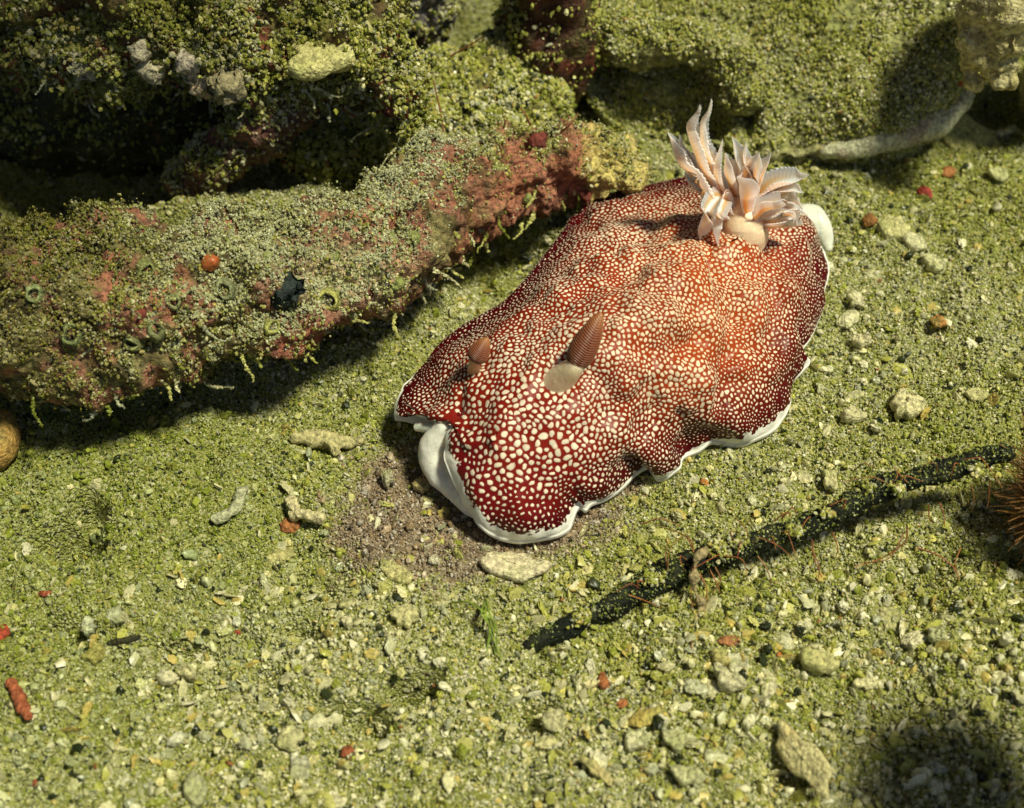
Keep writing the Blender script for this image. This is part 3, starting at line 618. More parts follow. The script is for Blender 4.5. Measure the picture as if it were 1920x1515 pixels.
    N = normals_of(V, F)
    a = arc.ravel(); fade = sstep(0.0, 0.9, a); fsil = (1-np.tile(far, (rows_n, 1))*np.repeat((np.exp(-np.maximum(np.arange(rows_n)-idr, 0)/30.0))[:, None], n, 1)).ravel()
    if N[idr*n+n//2:, 2].mean() < 0: F = F[:, ::-1]; N = -N
    # rumples of the skin, folds running down the flank, ruffles towards the margin
    ss = np.tile(s, (rows_n, 1)).ravel()
    hd0 = np.exp(-(((to_px(V)[0]-960)/190)**2+((to_px(V)[1]-850)/170)**2))
    d = fade*fsil*(1-.75*hd0)*(0.20*fbm(V, 1.15, 2, 0.5, 101)+0.12*fbm(V, 0.45, 2, 0.5, 103)+0.014*fbm(V, 0.13, 2, 0.5, 105))
    px, py = to_px(V); near = (a > 0)
    ruff = np.exp(-((a-0.35)/0.35)**2)*near*fsil; d = d+ruff*0.035*np.sin(ss/26.0+3*fbm(np.stack([ss/120, 0*ss, 0*ss], -1), 1, 1))
    def crease(x0, y0, x1, y1, wpx, dep):
        vx, vy = x1-x0, y1-y0; L = math.hypot(vx, vy); t = np.clip(((px-x0)*vx+(py-y0)*vy)/L**2, 0, 1)
        q = np.hypot(px-x0-t*vx, py-y0-t*vy); return -dep*np.exp(-(q/wpx)**2)*near
    d = d+crease(1330, 470, 1385, 590, 16, .10)+crease(1385, 590, 1350, 760, 18, .08)+crease(1440, 470, 1450, 640, 18, .06)+crease(1255, 700, 1290, 830, 16, .06)
    d = d+crease(1090, 470, 1230, 400, 20, .07)+crease(858, 772, 868, 735, 8, .04)+crease(1100, 420, 1260, 440, 16, .05)+crease(1180, 480, 1300, 560, 18, -.07)+crease(1090, 945, 1075, 900, 10, .04)
    V = V+N*d[:, None]; N = normals_of(V, F)
    head = np.exp(-(((px-960)/170)**2+((py-840)/150)**2))
    warm = np.exp(-(((px-1330)/190)**2+((py-560)/220)**2))
    eff = arc-np.tile(far, (rows_n, 1))*np.maximum(arc[idr]-0.12, 0)[None, :]; a = np.where(arc.ravel() > 0.05, np.maximum(eff.ravel(), 0.05), arc.ravel())
    wht = np.tile(R[:, 4], (rows_n, 1)).ravel()
    return V, F, N, dict(edge=a, white=wht, head=head, warm=warm, flat_u=V[:, 0]*CM, flat_v=(V[:, 1]*.89+V[:, 2]*.45)*CM), rows_n, n
def slug_mat():
    m, n, b = new_mat('slug_skin')
    def at(k): return add(n, 'ShaderNodeAttribute', attribute_name=k).outputs['Fac']
    edge, wht, head, warm = at('edge'), at('white'), at('head'), at('warm')
    tc = n.nodes.new('ShaderNodeTexCoord')
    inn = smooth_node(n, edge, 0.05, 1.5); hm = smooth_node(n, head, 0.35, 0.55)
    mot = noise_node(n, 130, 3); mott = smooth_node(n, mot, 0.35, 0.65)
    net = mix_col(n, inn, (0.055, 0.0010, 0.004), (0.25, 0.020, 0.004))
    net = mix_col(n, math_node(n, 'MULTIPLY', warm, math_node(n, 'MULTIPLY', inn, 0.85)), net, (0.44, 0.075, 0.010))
    net = mix_col(n, math_node(n, 'MULTIPLY', mott, 0.35), net, (0.10, 0.004, 0.004))
    net = mix_col(n, math_node(n, 'MULTIPLY', hm, 0.5), net, (0.21, 0.008, 0.008))
    cc = net
    # white margin with a toothed inner line
    wn = noise_node(n, 1100, 2); lim = math_node(n, 'MULTIPLY', wht, smooth_node(n, wn, 0.3, 0.7, 0.72, 1.28))
    wf = smooth_node(n, math_node(n, 'SUBTRACT', lim, edge), -0.008, 0.012)
    cc = mix_col(n, wf, cc, (0.84, 0.82, 0.72))
    n.links.new(cc, b.inputs['Base Color']); b.inputs['Roughness'].default_value = 0.34; b.inputs['Specular IOR Level'].default_value = 0.16
    b.inputs['Subsurface Weight'].default_value = 0.12; b.inputs['Subsurface Radius'].default_value = (0.0009, 0.0004, 0.0003); b.inputs['Subsurface Scale'].default_value = 1.0
    hgt = math_node(n, 'MULTIPLY', noise_node(n, 2500, 3), 0.3)
    n.links.new(bump_node(n, hgt, 0.00025, 0.8), b.inputs['Normal'])
    return m
M_SLUG = slug_mat()
M_SPOT = vcol_mat('slug_spots', 0.38, 900, 0.14, 0.00005, 1500, sss=0.1, sssr=(0.0006, 0.0004, 0.0003), spec=0.2)
def slug_spots(V, F, N, at):
    """cream spots: packed points on the skin, each a low rounded dot that fills its room between its neighbours"""
    e = at['edge']; ok = e-at['white']*1.12
    Fq = F[(ok[F].min(1) > 0.01)]
    T = np.vstack([Fq[:, [0, 1, 2]], Fq[:, [0, 2, 3]]]); a, b, c = V[T[:, 0]], V[T[:, 1]], V[T[:, 2]]; ar = np.linalg.norm(np.cross(b-a, c-a), axis=1)
    n = 90000; k = rng.choice(len(T), n, p=ar/ar.sum()); u = rng.random((n, 2)); fl = u.sum(1) > 1; u[fl] = 1-u[fl]; wts = np.stack([1-u.sum(1), u[:, 0], u[:, 1]], -1)
    def ip(A): return (A[T[k]]*(wts if A.ndim == 1 else wts[..., None])).sum(1)
    P, NN, E, HD, WM, OKE = ip(V), ip(N), ip(e), ip(at['head']), ip(at['warm']), ip(ok); NN /= np.linalg.norm(NN, axis=1)[:, None]
    hm = sstep(0.25, 0.65, HD); h = 0.053+0.021*hm; h = h*(0.84+0.16*sstep(0.0, 0.8, E))*(1+0.30*fbm(P, 0.35, 2, 0.6, 201))*rng.uniform(.86, 1.16, n)
    mo = 0.010*np.clip(fbm(P, 0.9, 2, 0.5, 207)+0.05, 0, 1)
    cell = 0.14; G = {}; keep = []
    keys = np.floor(P/cell).astype(int)
    for i in range(n):
        kx, ky, kz = keys[i]; bad = False; p = P[i]; hi = h[i]
        for dx in (-1, 0, 1):
            for dy in (-1, 0, 1):
                for dz in (-1, 0, 1):
                    for j in G.get((kx+dx, ky+dy, kz+dz), ()):
                        q = P[j]; d2 = (p[0]-q[0])**2+(p[1]-q[1])**2+(p[2]-q[2])**2
                        if d2 < hi*hi*0.92 and d2 < (0.5*(hi+h[j]))**2: bad = True; break
                    if bad: break
                if bad: break
            if bad: break
        if not bad: G.setdefault((kx, ky, kz), []).append(i); keep.append(i)
    na = 11; th = np.linspace(0, 2*math.pi, na, endpoint=False); Vs, Fs, Cs = [], [], []; off = 0
    for i in keep:
        if rng.random() < 0.30*(1-sstep(0.0, 0.5, E[i])): continue
        kx, ky, kz = keys[i]; nb = [j for dx in (-1, 0, 1) for dy in (-1, 0, 1) for dz in (-1, 0, 1) for j in G.get((kx+dx, ky+dy, kz+dz), ()) if j != i]
        if not nb: continue
        nn_ = NN[i]; x = np.cross([0.3, 1, 0.2], nn_); x /= np.linalg.norm(x); y = np.cross(nn_, x)
        D = P[nb]-P[i]; dist = np.linalg.norm(D, axis=1); m = dist < 2.1*h[i]; D, dist = D[m], dist[m]
        gap = 0.0064+0.0030*hm[i]+0.0085*(1-sstep(0.05, 1.6, E[i]))+mo[i]
        r = np.full(na, 0.80*h[i])
        if len(dist):
            ang = np.arctan2(D@y, D@x); cs = np.cos(th[:, None]-ang[None, :]); lim = (0.5*dist-gap)[None, :]/np.maximum(cs, 0.25); r = np.minimum(r, np.where(cs > 0.25, lim, 9).min(1))
        r = np.maximum(r, 0.006); r = r.mean()*(r/r.mean())**1.25; r = (r+np.roll(r, 1)*.7+np.roll(r, -1)*.7)/2.4; r = np.minimum(r, r.mean()*1.6); r = np.minimum(r, max(OKE[i], 0.008)*0.9+0.012)
        phi = rng.uniform(0, 3.14); r = r*(1+rng.uniform(0, .34)*np.cos(2*(th-phi)))
        r *= rng.uniform(0.70, 1.04)*(1+0.08*rng.normal(size=na)); r = np.maximum(r, 0.005)
        ring = x*np.cos(th)[:, None]+y*np.sin(th)[:, None]
        V_ = np.vstack([P[i]+ring*r[:, None]+nn_*0.0025, P[i]+ring*r[:, None]*.66+nn_*0.0060, (P[i]+nn_*0.0068)[None]])
        w_ = WM[i]; br_ = rng.uniform(.82, 1.02); core = (np.array([.84, .73, .55])*(1-w_*.6)+np.array([.82, .54, .28])*w_*.6)*br_; rimc = core*.45+np.array([.40, .10, .03])*.55
        Vs.append(V_); Cs.append(np.vstack([np.repeat(rimc[None], na, 0), np.repeat(core[None], na+1, 0)]))
        q = np.arange(na); q2 = (q+1) % na
        Fs += [[int(off+p_), int(off+p2_), int(off+na+p2_), int(off+na+p_)] for p_, p2_ in zip(q, q2)]+[[int(off+na+p_), int(off+na+p2_), int(off+2*na)] for p_, p2_ in zip(q, q2)]
        off += 2*na+1
    o = mesh_obj('spots', np.vstack(Vs), Fs, M_SPOT, slug, np.vstack(Cs)); o['kind'] = 'stuff'
    return o
V, F, N, at, srows, sn = build_slug()
slug = empty('sea_slug', [V[:, 0].mean(), V[:, 1].mean(), 0.0], 'red sea slug with cream net of spots, white frilled edge and feathery orange gills', 'sea slug')
mesh_obj('body', V, F, M_SLUG, slug, None, at)
slug_spots(V, F, N, at)
SV, SF = V, F
WHT = (0.84, 0.81, 0.70)
def solid_col(V, c): return np.repeat(np.array([c]), len(V), 0)
# foot: white sole showing in front of the head and behind the tail
def foot():
    ctr = resample([(812, 872, .22, 40, .22), (850, 880, .3, 52, .3), (930, 840, .2, 90, .3), (1100, 720, .1, 120, .3), (1300, 580, .1, 120, .3), (1450, 480, .15, 90, .3), (1520, 432, .42, 40, .22), (1548, 440, .40, 18, .12)], 120)
    Vs = []; th = np.linspace(0, 2*math.pi, 48, endpoint=False)
    C = np.array([W(a, b, z) for a, b, z, _, _ in ctr]); T = np.gradient(C, axis=0); T[:, 2] = 0; T /= np.linalg.norm(T, axis=1)[:, None]; S = np.stack([-T[:, 1], T[:, 0], 0*T[:, 0]], -1)
    for i in range(len(C)):
        r = ctr[i, 3]*cm_per_px(C[i]); h = ctr[i, 4]; e = min(1.0, min(i, len(C)-1-i)/7.0); e = math.sqrt(1-(1-e)**2)+0.01
        Vs.append(C[i]+S[i]*(r*e*np.cos(th))[:, None]+np.array([0, 0, 1])*(h*e*np.sin(th))[:, None])
    V = np.vstack(Vs); return V, grid_faces(48, len(C))[:, ::-1]
# front of the foot
V, F = tube(px_path([(835, 800, .78, 20), (815, 835, .52, 27), (818, 865, .34, 30), (840, 895, .24, 30), (872, 930, .2, 26), (905, 955, .2, 20)], 60), 40)
V = V+0.03*normals_of(V, F)*fbm(V, 0.4, 2, 0.5, 120)[:, None]; mesh_obj('foot', V, F, M_SOFT, slug, solid_col(V, WHT))
# oral tentacle
V, F = tube(px_path([(850, 808, .72, 16), (825, 803, .72, 14), (800, 801, .66, 11), (782, 801, .6, 8)], 30), 28); mesh_obj('oral_tentacle', V, F, M_SOFT, slug, solid_col(V, (0.74, 0.74, 0.60)))
# tail end of the foot
path = px_path([(1460, 470, .35, 36), (1500, 424, .48, 38), (1524, 412, .48, 28), (1543, 436, .40, 19), (1553, 466, .28, 9)], 50); V, F = tube(path, 40)
V = V+0.03*normals_of(V, F)*fbm(V, 0.4, 2, 0.5, 121)[:, None]; mesh_obj('tail', V, F, M_SOFT, slug, solid_col(V, (0.74, 0.74, 0.62)))

# rhinophores: stalk and a club of stacked leaves
def club_mat():
    m, n, b = new_mat('rhinophore_leaves')
    a = add(n, 'ShaderNodeAttribute', attribute_name='crest').outputs['Fac']; t = add(n, 'ShaderNodeAttribute', attribute_name='along').outputs['Fac']
    c = mix_col(n, smooth_node(n, t, 0.6, 1.0), (0.20, 0.045, 0.014), (0.34, 0.13, 0.035)); c = mix_col(n, smooth_node(n, a, 0.74, 1.0), c, (0.50, 0.27, 0.15))
    n.links.new(c, b.inputs['Base Color']); b.inputs['Roughness'].default_value = 0.4; return m
M_CLUB = club_mat()
def rhinophore(base, neck, tip, rb, rn, rc, zb, zn, zt, leaves, label, base_c):
    hz = surf_hit(*base, SV, SF)[0][2]; p0, p1, p2 = W(*base, hz-.05), W(*neck, hz+zn+.08), W(*tip, hz+zt); k = cm_per_px(p1)
    pts = resample([[*p0, rb*k], [*(p0*.5+p1*.5), (rb*.55+rn*.45)*k], [*p1, rn*k], [*(p1*.85+p2*.15), rn*k*.9]], 40)
    r = bpy.data.objects.new('rhinophore', None); COL.objects.link(r); r.parent = slug; r.location = Vector([float(c)*CM for c in p0])-world_loc(slug); r['label'] = label; r.empty_display_size = 0.002
    V, F = tube(pts, 32, cap=False); mesh_obj('stalk', V, F, M_SOFT, r, solid_col(V, base_c))
    ax = p2-p1; L = np.linalg.norm(ax); x, y, z = frame_to(ax/L)
    # turn so that the V of the leaves faces the lens
    v = CAMP-p1; ph0 = math.atan2(v@y, v@x); nh, na = 260, 64; h = np.linspace(0, 1, nh); th = np.linspace(0, 2*math.pi, na, endpoint=False)
    H, TH = np.meshgrid(h, th, indexing='ij'); prof = (np.sin(np.clip(H*0.95+0.05, 0, 1)**0.85*math.pi))**0.5*(1-0.42*H); prof = prof/prof.max()
    dphi = np.abs((TH-ph0-0.35+math.pi) % (2*math.pi)-math.pi)/math.pi
    ph = (H*leaves-dphi*3.6) % 1.0; tri = 1-np.abs(2*ph-1)
    rad = rc*k*prof*(0.92+0.13*tri**1.5)+1e-4
    V = p1+z*(H*L)[..., None]+rad[..., None]*(np.cos(TH)[..., None]*x+np.sin(TH)[..., None]*y)
    mesh_obj('club', V.reshape(-1, 3), grid_faces(na, nh), M_CLUB, r, None, dict(crest=tri.ravel(), along=H.ravel()))
    return r
rhinophore((1044, 718), (1078, 686), (1128, 586), 31, 19, 26, 0, .30, .95, 24, 'tall brown leafy horn on a stout peach stalk', (1.0, 0.74, 0.49))
rhinophore((889, 694), (890, 676), (914, 633), 13, 10, 20, 0, .14, .5, 16, 'short brown leafy horn half sunk in the skin', (0.62, 0.36, 0.18))

# gills: feathery leaves round a pale collar
def gill_mat():
    m, n, b = new_mat('gill_leaf')
    ac = add(n, 'ShaderNodeAttribute', attribute_name='across').outputs['Fac']; t = add(n, 'ShaderNodeAttribute', attribute_name='along').outputs['Fac']; st = add(n, 'ShaderNodeAttribute', attribute_name='ridge').outputs['Fac']
    org = mix_col(n, smooth_node(n, t, 0.15, 0.95), (0.92, 0.34, 0.10), (0.98, 0.80, 0.64))
    c = mix_col(n, smooth_node(n, ac, 0.45, 0.95), org, (1.0, 0.95, 0.88)); c = mix_col(n, smooth_node(n, ac, 0.40, 0.08), c, (1.0, 0.95, 0.88))
    c = mix_col(n, math_node(n, 'MULTIPLY', smooth_node(n, st, 0.6, 0.0), 0.35), c, (0.80, 0.36, 0.14))
    n.links.new(c, b.inputs['Base Color']); b.inputs['Roughness'].default_value = 0.35
    b.inputs['Subsurface Weight'].default_value = 0.85; b.inputs['Subsurface Radius'].default_value = (0.0016, 0.0010, 0.0007); b.inputs['Subsurface Scale'].default_value = 1.0
    return m
M_GILL = gill_mat()
GC = W(1398, 405, 1.55)                                     # middle of the plume
def gill(rows, wpx, out=None, leaves=30, flip=0.0):
    """rows (px,py,z) from base to tip; two vanes of pleated leaflets along a pale midrib, folded into a V that opens to the plume's middle"""
    C = resample([W(*r) for r in rows], 110); nn = len(C); t = np.linspace(0, 1, nn); k = cm_per_px(C[0]); C = C+(0.10*t**1.2)[:, None]*np.stack([fbm(C, .6, 2, .5, 300+q+len(bpy.data.objects)*.1) for q in range(3)], -1)
    T = np.gradient(C, axis=0); T /= np.linalg.norm(T, axis=1)[:, None]
    inw = (GC+np.array([0, 0, 0.9]))-C; inw -= (inw*T).sum(1)[:, None]*T; inw /= np.linalg.norm(inw, axis=1)[:, None]
    S = np.cross(T, inw); ca, sa = math.cos(flip), math.sin(flip); inw, S = inw*ca+S*sa, S*ca-inw*sa
    wd = 1.05*wpx*k*(0.55+0.45*np.sin(np.clip(t*1.15, 0, 1)*math.pi))*np.clip((1-t)/0.25, 0.06, 1)**0.8
    m = 19; u = np.linspace(-1, 1, m); Vf = []; ac = []; al = []; rd = []
    ph = (t[:, None]*leaves+np.abs(u)[None, :]*-0.55) % 1.0; tri = 1-np.abs(2*ph-1)
    au = np.abs(u)[None, :]*np.ones((nn, 1))
    reach = wd[:, None]*(0.95+0.08*tri*au)
    side = (np.sign(u)*np.abs(u)**0.9)[None, :]*reach*0.80; deep = (au**1.6)*reach*0.85+0.035*k*wpx*au*(tri-0.5)*2.0
    P = C[:, None, :]+S[:, None, :]*side[..., None]+inw[:, None, :]*deep[..., None]+T[:, None, :]*(au*reach*0.35)[..., None]
    # give the vane a little thickness: back sheet
    Pb = P-inw[:, None, :]*(0.012+0.035*(1-au)*(1-t[:, None]))[..., None]*(1-0.55*au)[..., None]
    V = np.concatenate([P.reshape(-1, 3), Pb.reshape(-1, 3)]); f = grid_faces(m, nn, closed_n=False); f2 = f[:, ::-1]+nn*m
    edge = []
    for j in range(nn-1):
        for i0, rev in ((0, False), (m-1, True)):
            q = [j*m+i0, (j+1)*m+i0, (j+1)*m+i0+nn*m, j*m+i0+nn*m]; edge.append(q[::-1] if rev else q)
    F = np.vstack([f, f2, np.array(edge)])
    a2 = np.concatenate([au.ravel(), au.ravel()]); t2 = np.tile(np.repeat(t, m), 2); r2 = np.concatenate([tri.ravel(), tri.ravel()])
    return mesh_obj('gill', V, F, M_GILL, slug, None, dict(across=a2, along=t2, ridge=r2))
V, F = tube(px_path([(1395, 440, 1.25, 46), (1395, 428, 1.45, 42), (1395, 405, 1.6, 34), (1392, 380, 1.7, 24)], 30), 40); mesh_obj('gill_collar', V, F, M_SOFT, slug, solid_col(V, (1.0, 0.74, 0.50)))
Z0 = 1.55
gill([(1362, 415, Z0), (1330, 385, 1.8), (1300, 330, 2.2), (1268, 285, 2.5), (1247, 240, 2.8)], 27)
gill([(1345, 405, Z0), (1318, 365, 1.9), (1290, 325, 2.25), (1276, 285, 2.5), (1273, 254, 2.7)], 17)
gill([(1362, 385, Z0), (1330, 340, 2.0), (1304, 290, 2.5), (1297, 240, 2.9), (1313, 196, 3.3)], 25)
gill([(1370, 375, Z0), (1345, 335, 2.0), (1324, 285, 2.5), (1318, 235, 2.9), (1330, 190, 3.35)], 15, leaves=26)
gill([(1368, 400, Z0+.1), (1350, 372, 1.95), (1325, 395, 1.95), (1312, 425, 1.7), (1314, 446, 1.55)], 20, flip=0.5)
gill([(1372, 405, Z0+.1), (1356, 372, 1.95), (1340, 400, 1.95), (1332, 435, 1.7), (1345, 466, 1.5)], 17, flip=-0.4)
gill([(1385, 385, Z0), (1368, 345, 2.0), (1360, 315, 2.3), (1359, 285, 2.5)], 24)
gill([(1392, 380, Z0), (1392, 335, 2.0), (1384, 295, 2.4), (1370, 254, 2.7)], 20)
gill([(1402, 380, Z0), (1402, 335, 2.0), (1412, 300, 2.4), (1420, 282, 2.6)], 22)
gill([(1412, 385, Z0), (1420, 345, 2.0), (1428, 305, 2.3), (1435, 280, 2.5)], 16)
gill([(1412, 392, Z0), (1440, 358, 1.9), (1475, 338, 2.1), (1517, 320, 2.3)], 25, leaves=20)
gill([(1418, 400, Z0), (1450, 378, 1.8), (1480, 372, 1.9), (1508, 392, 1.9)], 20)
gill([(1400, 400, Z0+.25), (1392, 372, 2.0), (1386, 352, 2.2), (1378, 335, 2.35)], 27)
gill([(1412, 410, Z0+.2), (1430, 396, 1.85), (1458, 388, 1.95), (1476, 380, 2.0)], 27)
gill([(1420, 415, Z0), (1452, 408, 1.7), (1485, 396, 1.8), (1512, 402, 1.75)], 20)
gill([(1376, 395, Z0), (1350, 350, 2.0), (1338, 310, 2.35), (1345, 270, 2.65)], 13, leaves=24)
gill([(1408, 378, Z0), (1412, 330, 2.05), (1400, 300, 2.4), (1402, 268, 2.6)], 12, leaves=20)
gill([(1422, 398, Z0), (1455, 362, 1.95), (1490, 352, 2.1), (1512, 360, 2.1)], 13, leaves=20)
gill([(1355, 410, Z0), (1322, 372, 1.9), (1296, 345, 2.1), (1282, 318, 2.25)], 12, leaves=20)
gill([(1425, 418, Z0), (1462, 402, 1.8), (1492, 408, 1.8), (1504, 425, 1.7)], 13, leaves=20)
gill([(1425, 425, Z0-.05), (1455, 425, 1.6), (1485, 420, 1.6), (1505, 415, 1.6)], 17)

# ------------------------------------------------------------------ black twig
twig_rows = [(975, 1216, -.15, 8), (1010, 1200, -.02, 16), (1120, 1150, .05, 24), (1225, 1090, .12, 32), (1300, 1055, .2, 30), (1370, 1030, .3, 24), (1450, 1005, .42, 21), (1550, 965, .58, 22), (1620, 932, .7, 26), (1660, 914, .76, 29), (1710, 900, .84, 24), (1800, 872, .98, 22), (1885, 850, 1.05, 18)]
twig_rows = [(a, b, z+.03, r*.84) for a, b, z, r in twig_rows]
path = px_path(twig_rows, 260); V, F = tube(path, 48); N = normals_of(V, F); V = rock_noise(V, N, 0.05, 0.5, 0.03, 0.2, 0.03, 0.12, 131)
twig = empty('twig', [path[20, 0], path[20, 1], 0], 'black twig dusted with sand and trailing red algae threads, propped above the sand', 'twig')
mesh_obj('stem', V, F, M_WOOD, twig, mixc((0.010, 0.013, 0.008), (0.03, 0.035, 0.018), sstep(0, .5, fbm(V, 0.3, 3, 0.5, 132))))
crust(twig, V, F, 2200, 133, 0.005, 0.014, 0.3, 0.3, dark=0.05, heap=0.03, tint=lambda P, nn, gc: gc*np.array([.72, .80, .60]))
TWV, TWF = V, F
def clump_cloud(px, py, rpx, n, V, F, sc=1.0):
    p, nn = surf_hit(px, py, V, F); r = rpx*cm_per_px(p); q = rng.normal(size=(n, 3))*r*0.45; q[:, 2] = np.abs(q[:, 2])*0.6
    return p+q
pts = np.vstack([clump_cloud(px, py, r, int(r*5), V, F) for px, py, r in ((1215, 1075, 20), (1340, 1020, 26), (1395, 1008, 20), (1690, 925, 18), (1840, 885, 16), (1560, 960, 14), (1100, 1160, 22), (1490, 985, 16), (1620, 900, 18))])
scatter('algae_clumps', pts, rng.uniform(0.010, 0.03, len(pts)), grain_colours(pts, np.full(len(pts), 0.3), 0.03), twig)
def thread(name, P, r, c, parent, mat=M_HAIR, taper=0.5, n=24, na=6):
    C = resample(P, n); path = np.column_stack([C, r*(1-taper*np.linspace(0, 1, n))]); V, F = tube(path, na, cap=False); return mesh_obj(name, V, F, mat, parent, solid_col(V, c))
hair_px = [[(1520, 1030, .5), (1535, 1065, .3), (1532, 1095, .1)], [(1522, 1015, .5), (1526, 1050, .3), (1540, 1085, .1)], [(1420, 1045, .35), (1440, 1075, .25), (1445, 1105, .05)], [(1700, 990, .6), (1695, 1020, .4), (1650, 1050, .15), (1600, 1065, .1)],
           [(1695, 1000, .5), (1665, 1050, .3), (1610, 1058, .1)], [(1740, 950, .7), (1742, 975, .5), (1748, 985, .4)], [(1820, 912, .9), (1825, 940, .7), (1820, 960, .5)], [(1855, 905, .9), (1852, 940, .6), (1850, 955, .5)], [(1800, 1030, .1), (1790, 1060, .1), (1797, 1090, .05)],
           [(1720, 1030, .1), (1760, 1045, .2), (1790, 1070, .1), (1798, 1095, 0)], [(1600, 885, .6), (1620, 872, .8), (1640, 880, .8)], [(1575, 935, .6), (1580, 930, .75), (1590, 950, .6)], [(1450, 980, .5), (1475, 965, .65), (1490, 985, .5)], [(1465, 975, .5), (1485, 955, .7), (1495, 975, .5)],
           [(1300, 1040, .3), (1290, 1010, .4), (1225, 985, .15)], [(1300, 1035, .3), (1290, 1015, .4), (1282, 1005, .3)], [(1225, 1080, .3), (1190, 1090, .2), (1150, 1100, .05)], [(1300, 1080, .2), (1295, 1120, .1), (1300, 1150, .02)], [(1310, 1075, .2), (1325, 1110, .15), (1320, 1150, .02)],
           [(1330, 1070, .25), (1345, 1100, .15), (1350, 1120, .02)], [(1340, 1065, .3), (1350, 1090, .2), (1335, 1115, .1)], [(1300, 1190, .1), (1296, 1215, .15), (1302, 1235, .05)], [(1205, 985, .1), (1240, 975, .25), (1275, 990, .1)], [(1760, 945, .7), (1768, 965, .55), (1770, 990, .4)], [(1560, 1000, .5), (1570, 1030, .3), (1565, 1050, .1)]]
for q in hair_px:
    q = [(a, b, z) for a, b, z in q]; P = np.array([W(*r) for r in q]); P[:, 2] += 0.03
    thread('algae_thread', P, 0.010, (random.uniform(.24, .34), random.uniform(.09, .13), random.uniform(.03, .05)), twig)
for _ in range(34):
    x = random.uniform(1180, 1860); p, nn = surf_hit(x, np.interp(x, [r[0] for r in twig_rows], [r[1] for r in twig_rows]), TWV, TWF)
    d = np.array([random.gauss(0, .6), random.gauss(-.1, .6), random.gauss(0, .5)]); L = random.uniform(.15, .45); q1 = p+d*L*.5+np.array([0, 0, .08]); q2 = p+d*L+np.array([random.gauss(0, .1), random.gauss(0, .1), -.05])
    q2[2] = max(q2[2], 0.02)
    thread('algae_thread', np.array([p, q1, q2]), 0.008, (random.uniform(.25, .42), random.uniform(.08, .16), random.uniform(.02, .05)), twig, n=14, na=5)
# knotted strand over the twig
P = np.array([W(*r) for r in [(1322, 1030, .6), (1306, 1050, .55), (1302, 1080, .4), (1304, 1110, .25), (1315, 1135, .12), (1305, 1160, .06), (1302, 1185, .03)]]); V, F = tube(np.column_stack([resample(P, 60), 0.04+0.02*np.sin(np.linspace(0, 22, 60))]), 14)
V = V+0.03*normals_of(V, F)*fbm(V, 0.12, 2, 0.5, 140)[:, None]; mesh_obj('strand', V, F, M_CHIP, twig, solid_col(V, (0.38, 0.30, 0.14)))

# ------------------------------------------------------------------ unseen tuft added to shade the sand, then the brown tuft at right
_h = 4.2; tc_ = W(1765, 1480, 0.0)+_h*np.array([SUN.x/SUN.z, SUN.y/SUN.z, 1.0]); stand = np.array([tc_[0]+1.6, tc_[1]-0.3, float(ground_z(tc_[0]+1.6, tc_[1]-0.3)[0])-0.1])
tuft = empty('added_shade_tuft', stand, 'unseen round tuft on a tall bent stalk, added to shade the sand below', 'algae')
thread('stalk', np.array([stand, stand*.5+tc_*.5+np.array([.15, .1, 0]), tc_]), 0.16, (0.12, 0.07, 0.03), tuft, M_WOOD, 0.3, 30, 16)
Vs, Fs, Cs, off = [], [], [], 0
for i in range(1300):
    d = rng.normal(size=3); d /= np.linalg.norm(d); d *= np.array([1.0, 1.0, 0.8]); L = rng.uniform(.75, 1.12)
    p0 = tc_+d*0.15; p1 = tc_+d*L*.6+rng.normal(size=3)*.05; p2 = tc_+d*L+rng.normal(size=3)*.1
    C = resample([p0, p1, p2], 8); V, F = tube(np.column_stack([C, np.linspace(.035, .012, 8)]), 4, cap=False); Vs.append(V); Fs.append(F+off); off += len(V); Cs.append(solid_col(V, np.array([.24, .13, .035])*rng.uniform(.6, 1.5)))
o = mesh_obj('filaments', np.vstack(Vs), np.vstack(Fs), M_HAIR, tuft, np.vstack(Cs)); o['kind'] = 'stuff'
b0 = W(1998, 935, 0.85); base_ = np.array([b0[0]+.2, b0[1]+.1, float(ground_z(b0[0]+.2, b0[1]+.1)[0])-.05]); tuft2 = empty('brown_tuft', base_, 'brown fuzzy tuft of algae at the thick end of the black twig', 'algae')
thread('stalk', np.array([base_, base_*.5+b0*.5, b0]), 0.14, (0.12, 0.07, 0.03), tuft2, M_WOOD, 0.3, 20, 14)
Vs, Fs, Cs, off = [], [], [], 0
for i in range(2600):
    d = rng.normal(size=3); d /= np.linalg.norm(d); d *= np.array([0.70, .9, .85]); L = rng.uniform(.5, 1.05)
    p1 = b0+d*L*.6+rng.normal(size=3)*.06; p2 = b0+d*L+rng.normal(size=3)*.12; p2[2] = max(p2[2], .03)
    C = resample([b0+d*.1, p1, p2], 7); V, F = tube(np.column_stack([C, np.linspace(.012, .004, 7)]), 4, cap=False); Vs.append(V); Fs.append(F+off); off += len(V); Cs.append(solid_col(V, np.array([.26, .13, .035])*rng.uniform(.6, 1.5)))
o = mesh_obj('filaments', np.vstack(Vs), np.vstack(Fs), M_HAIR, tuft2, np.vstack(Cs)); o['kind'] = 'stuff'

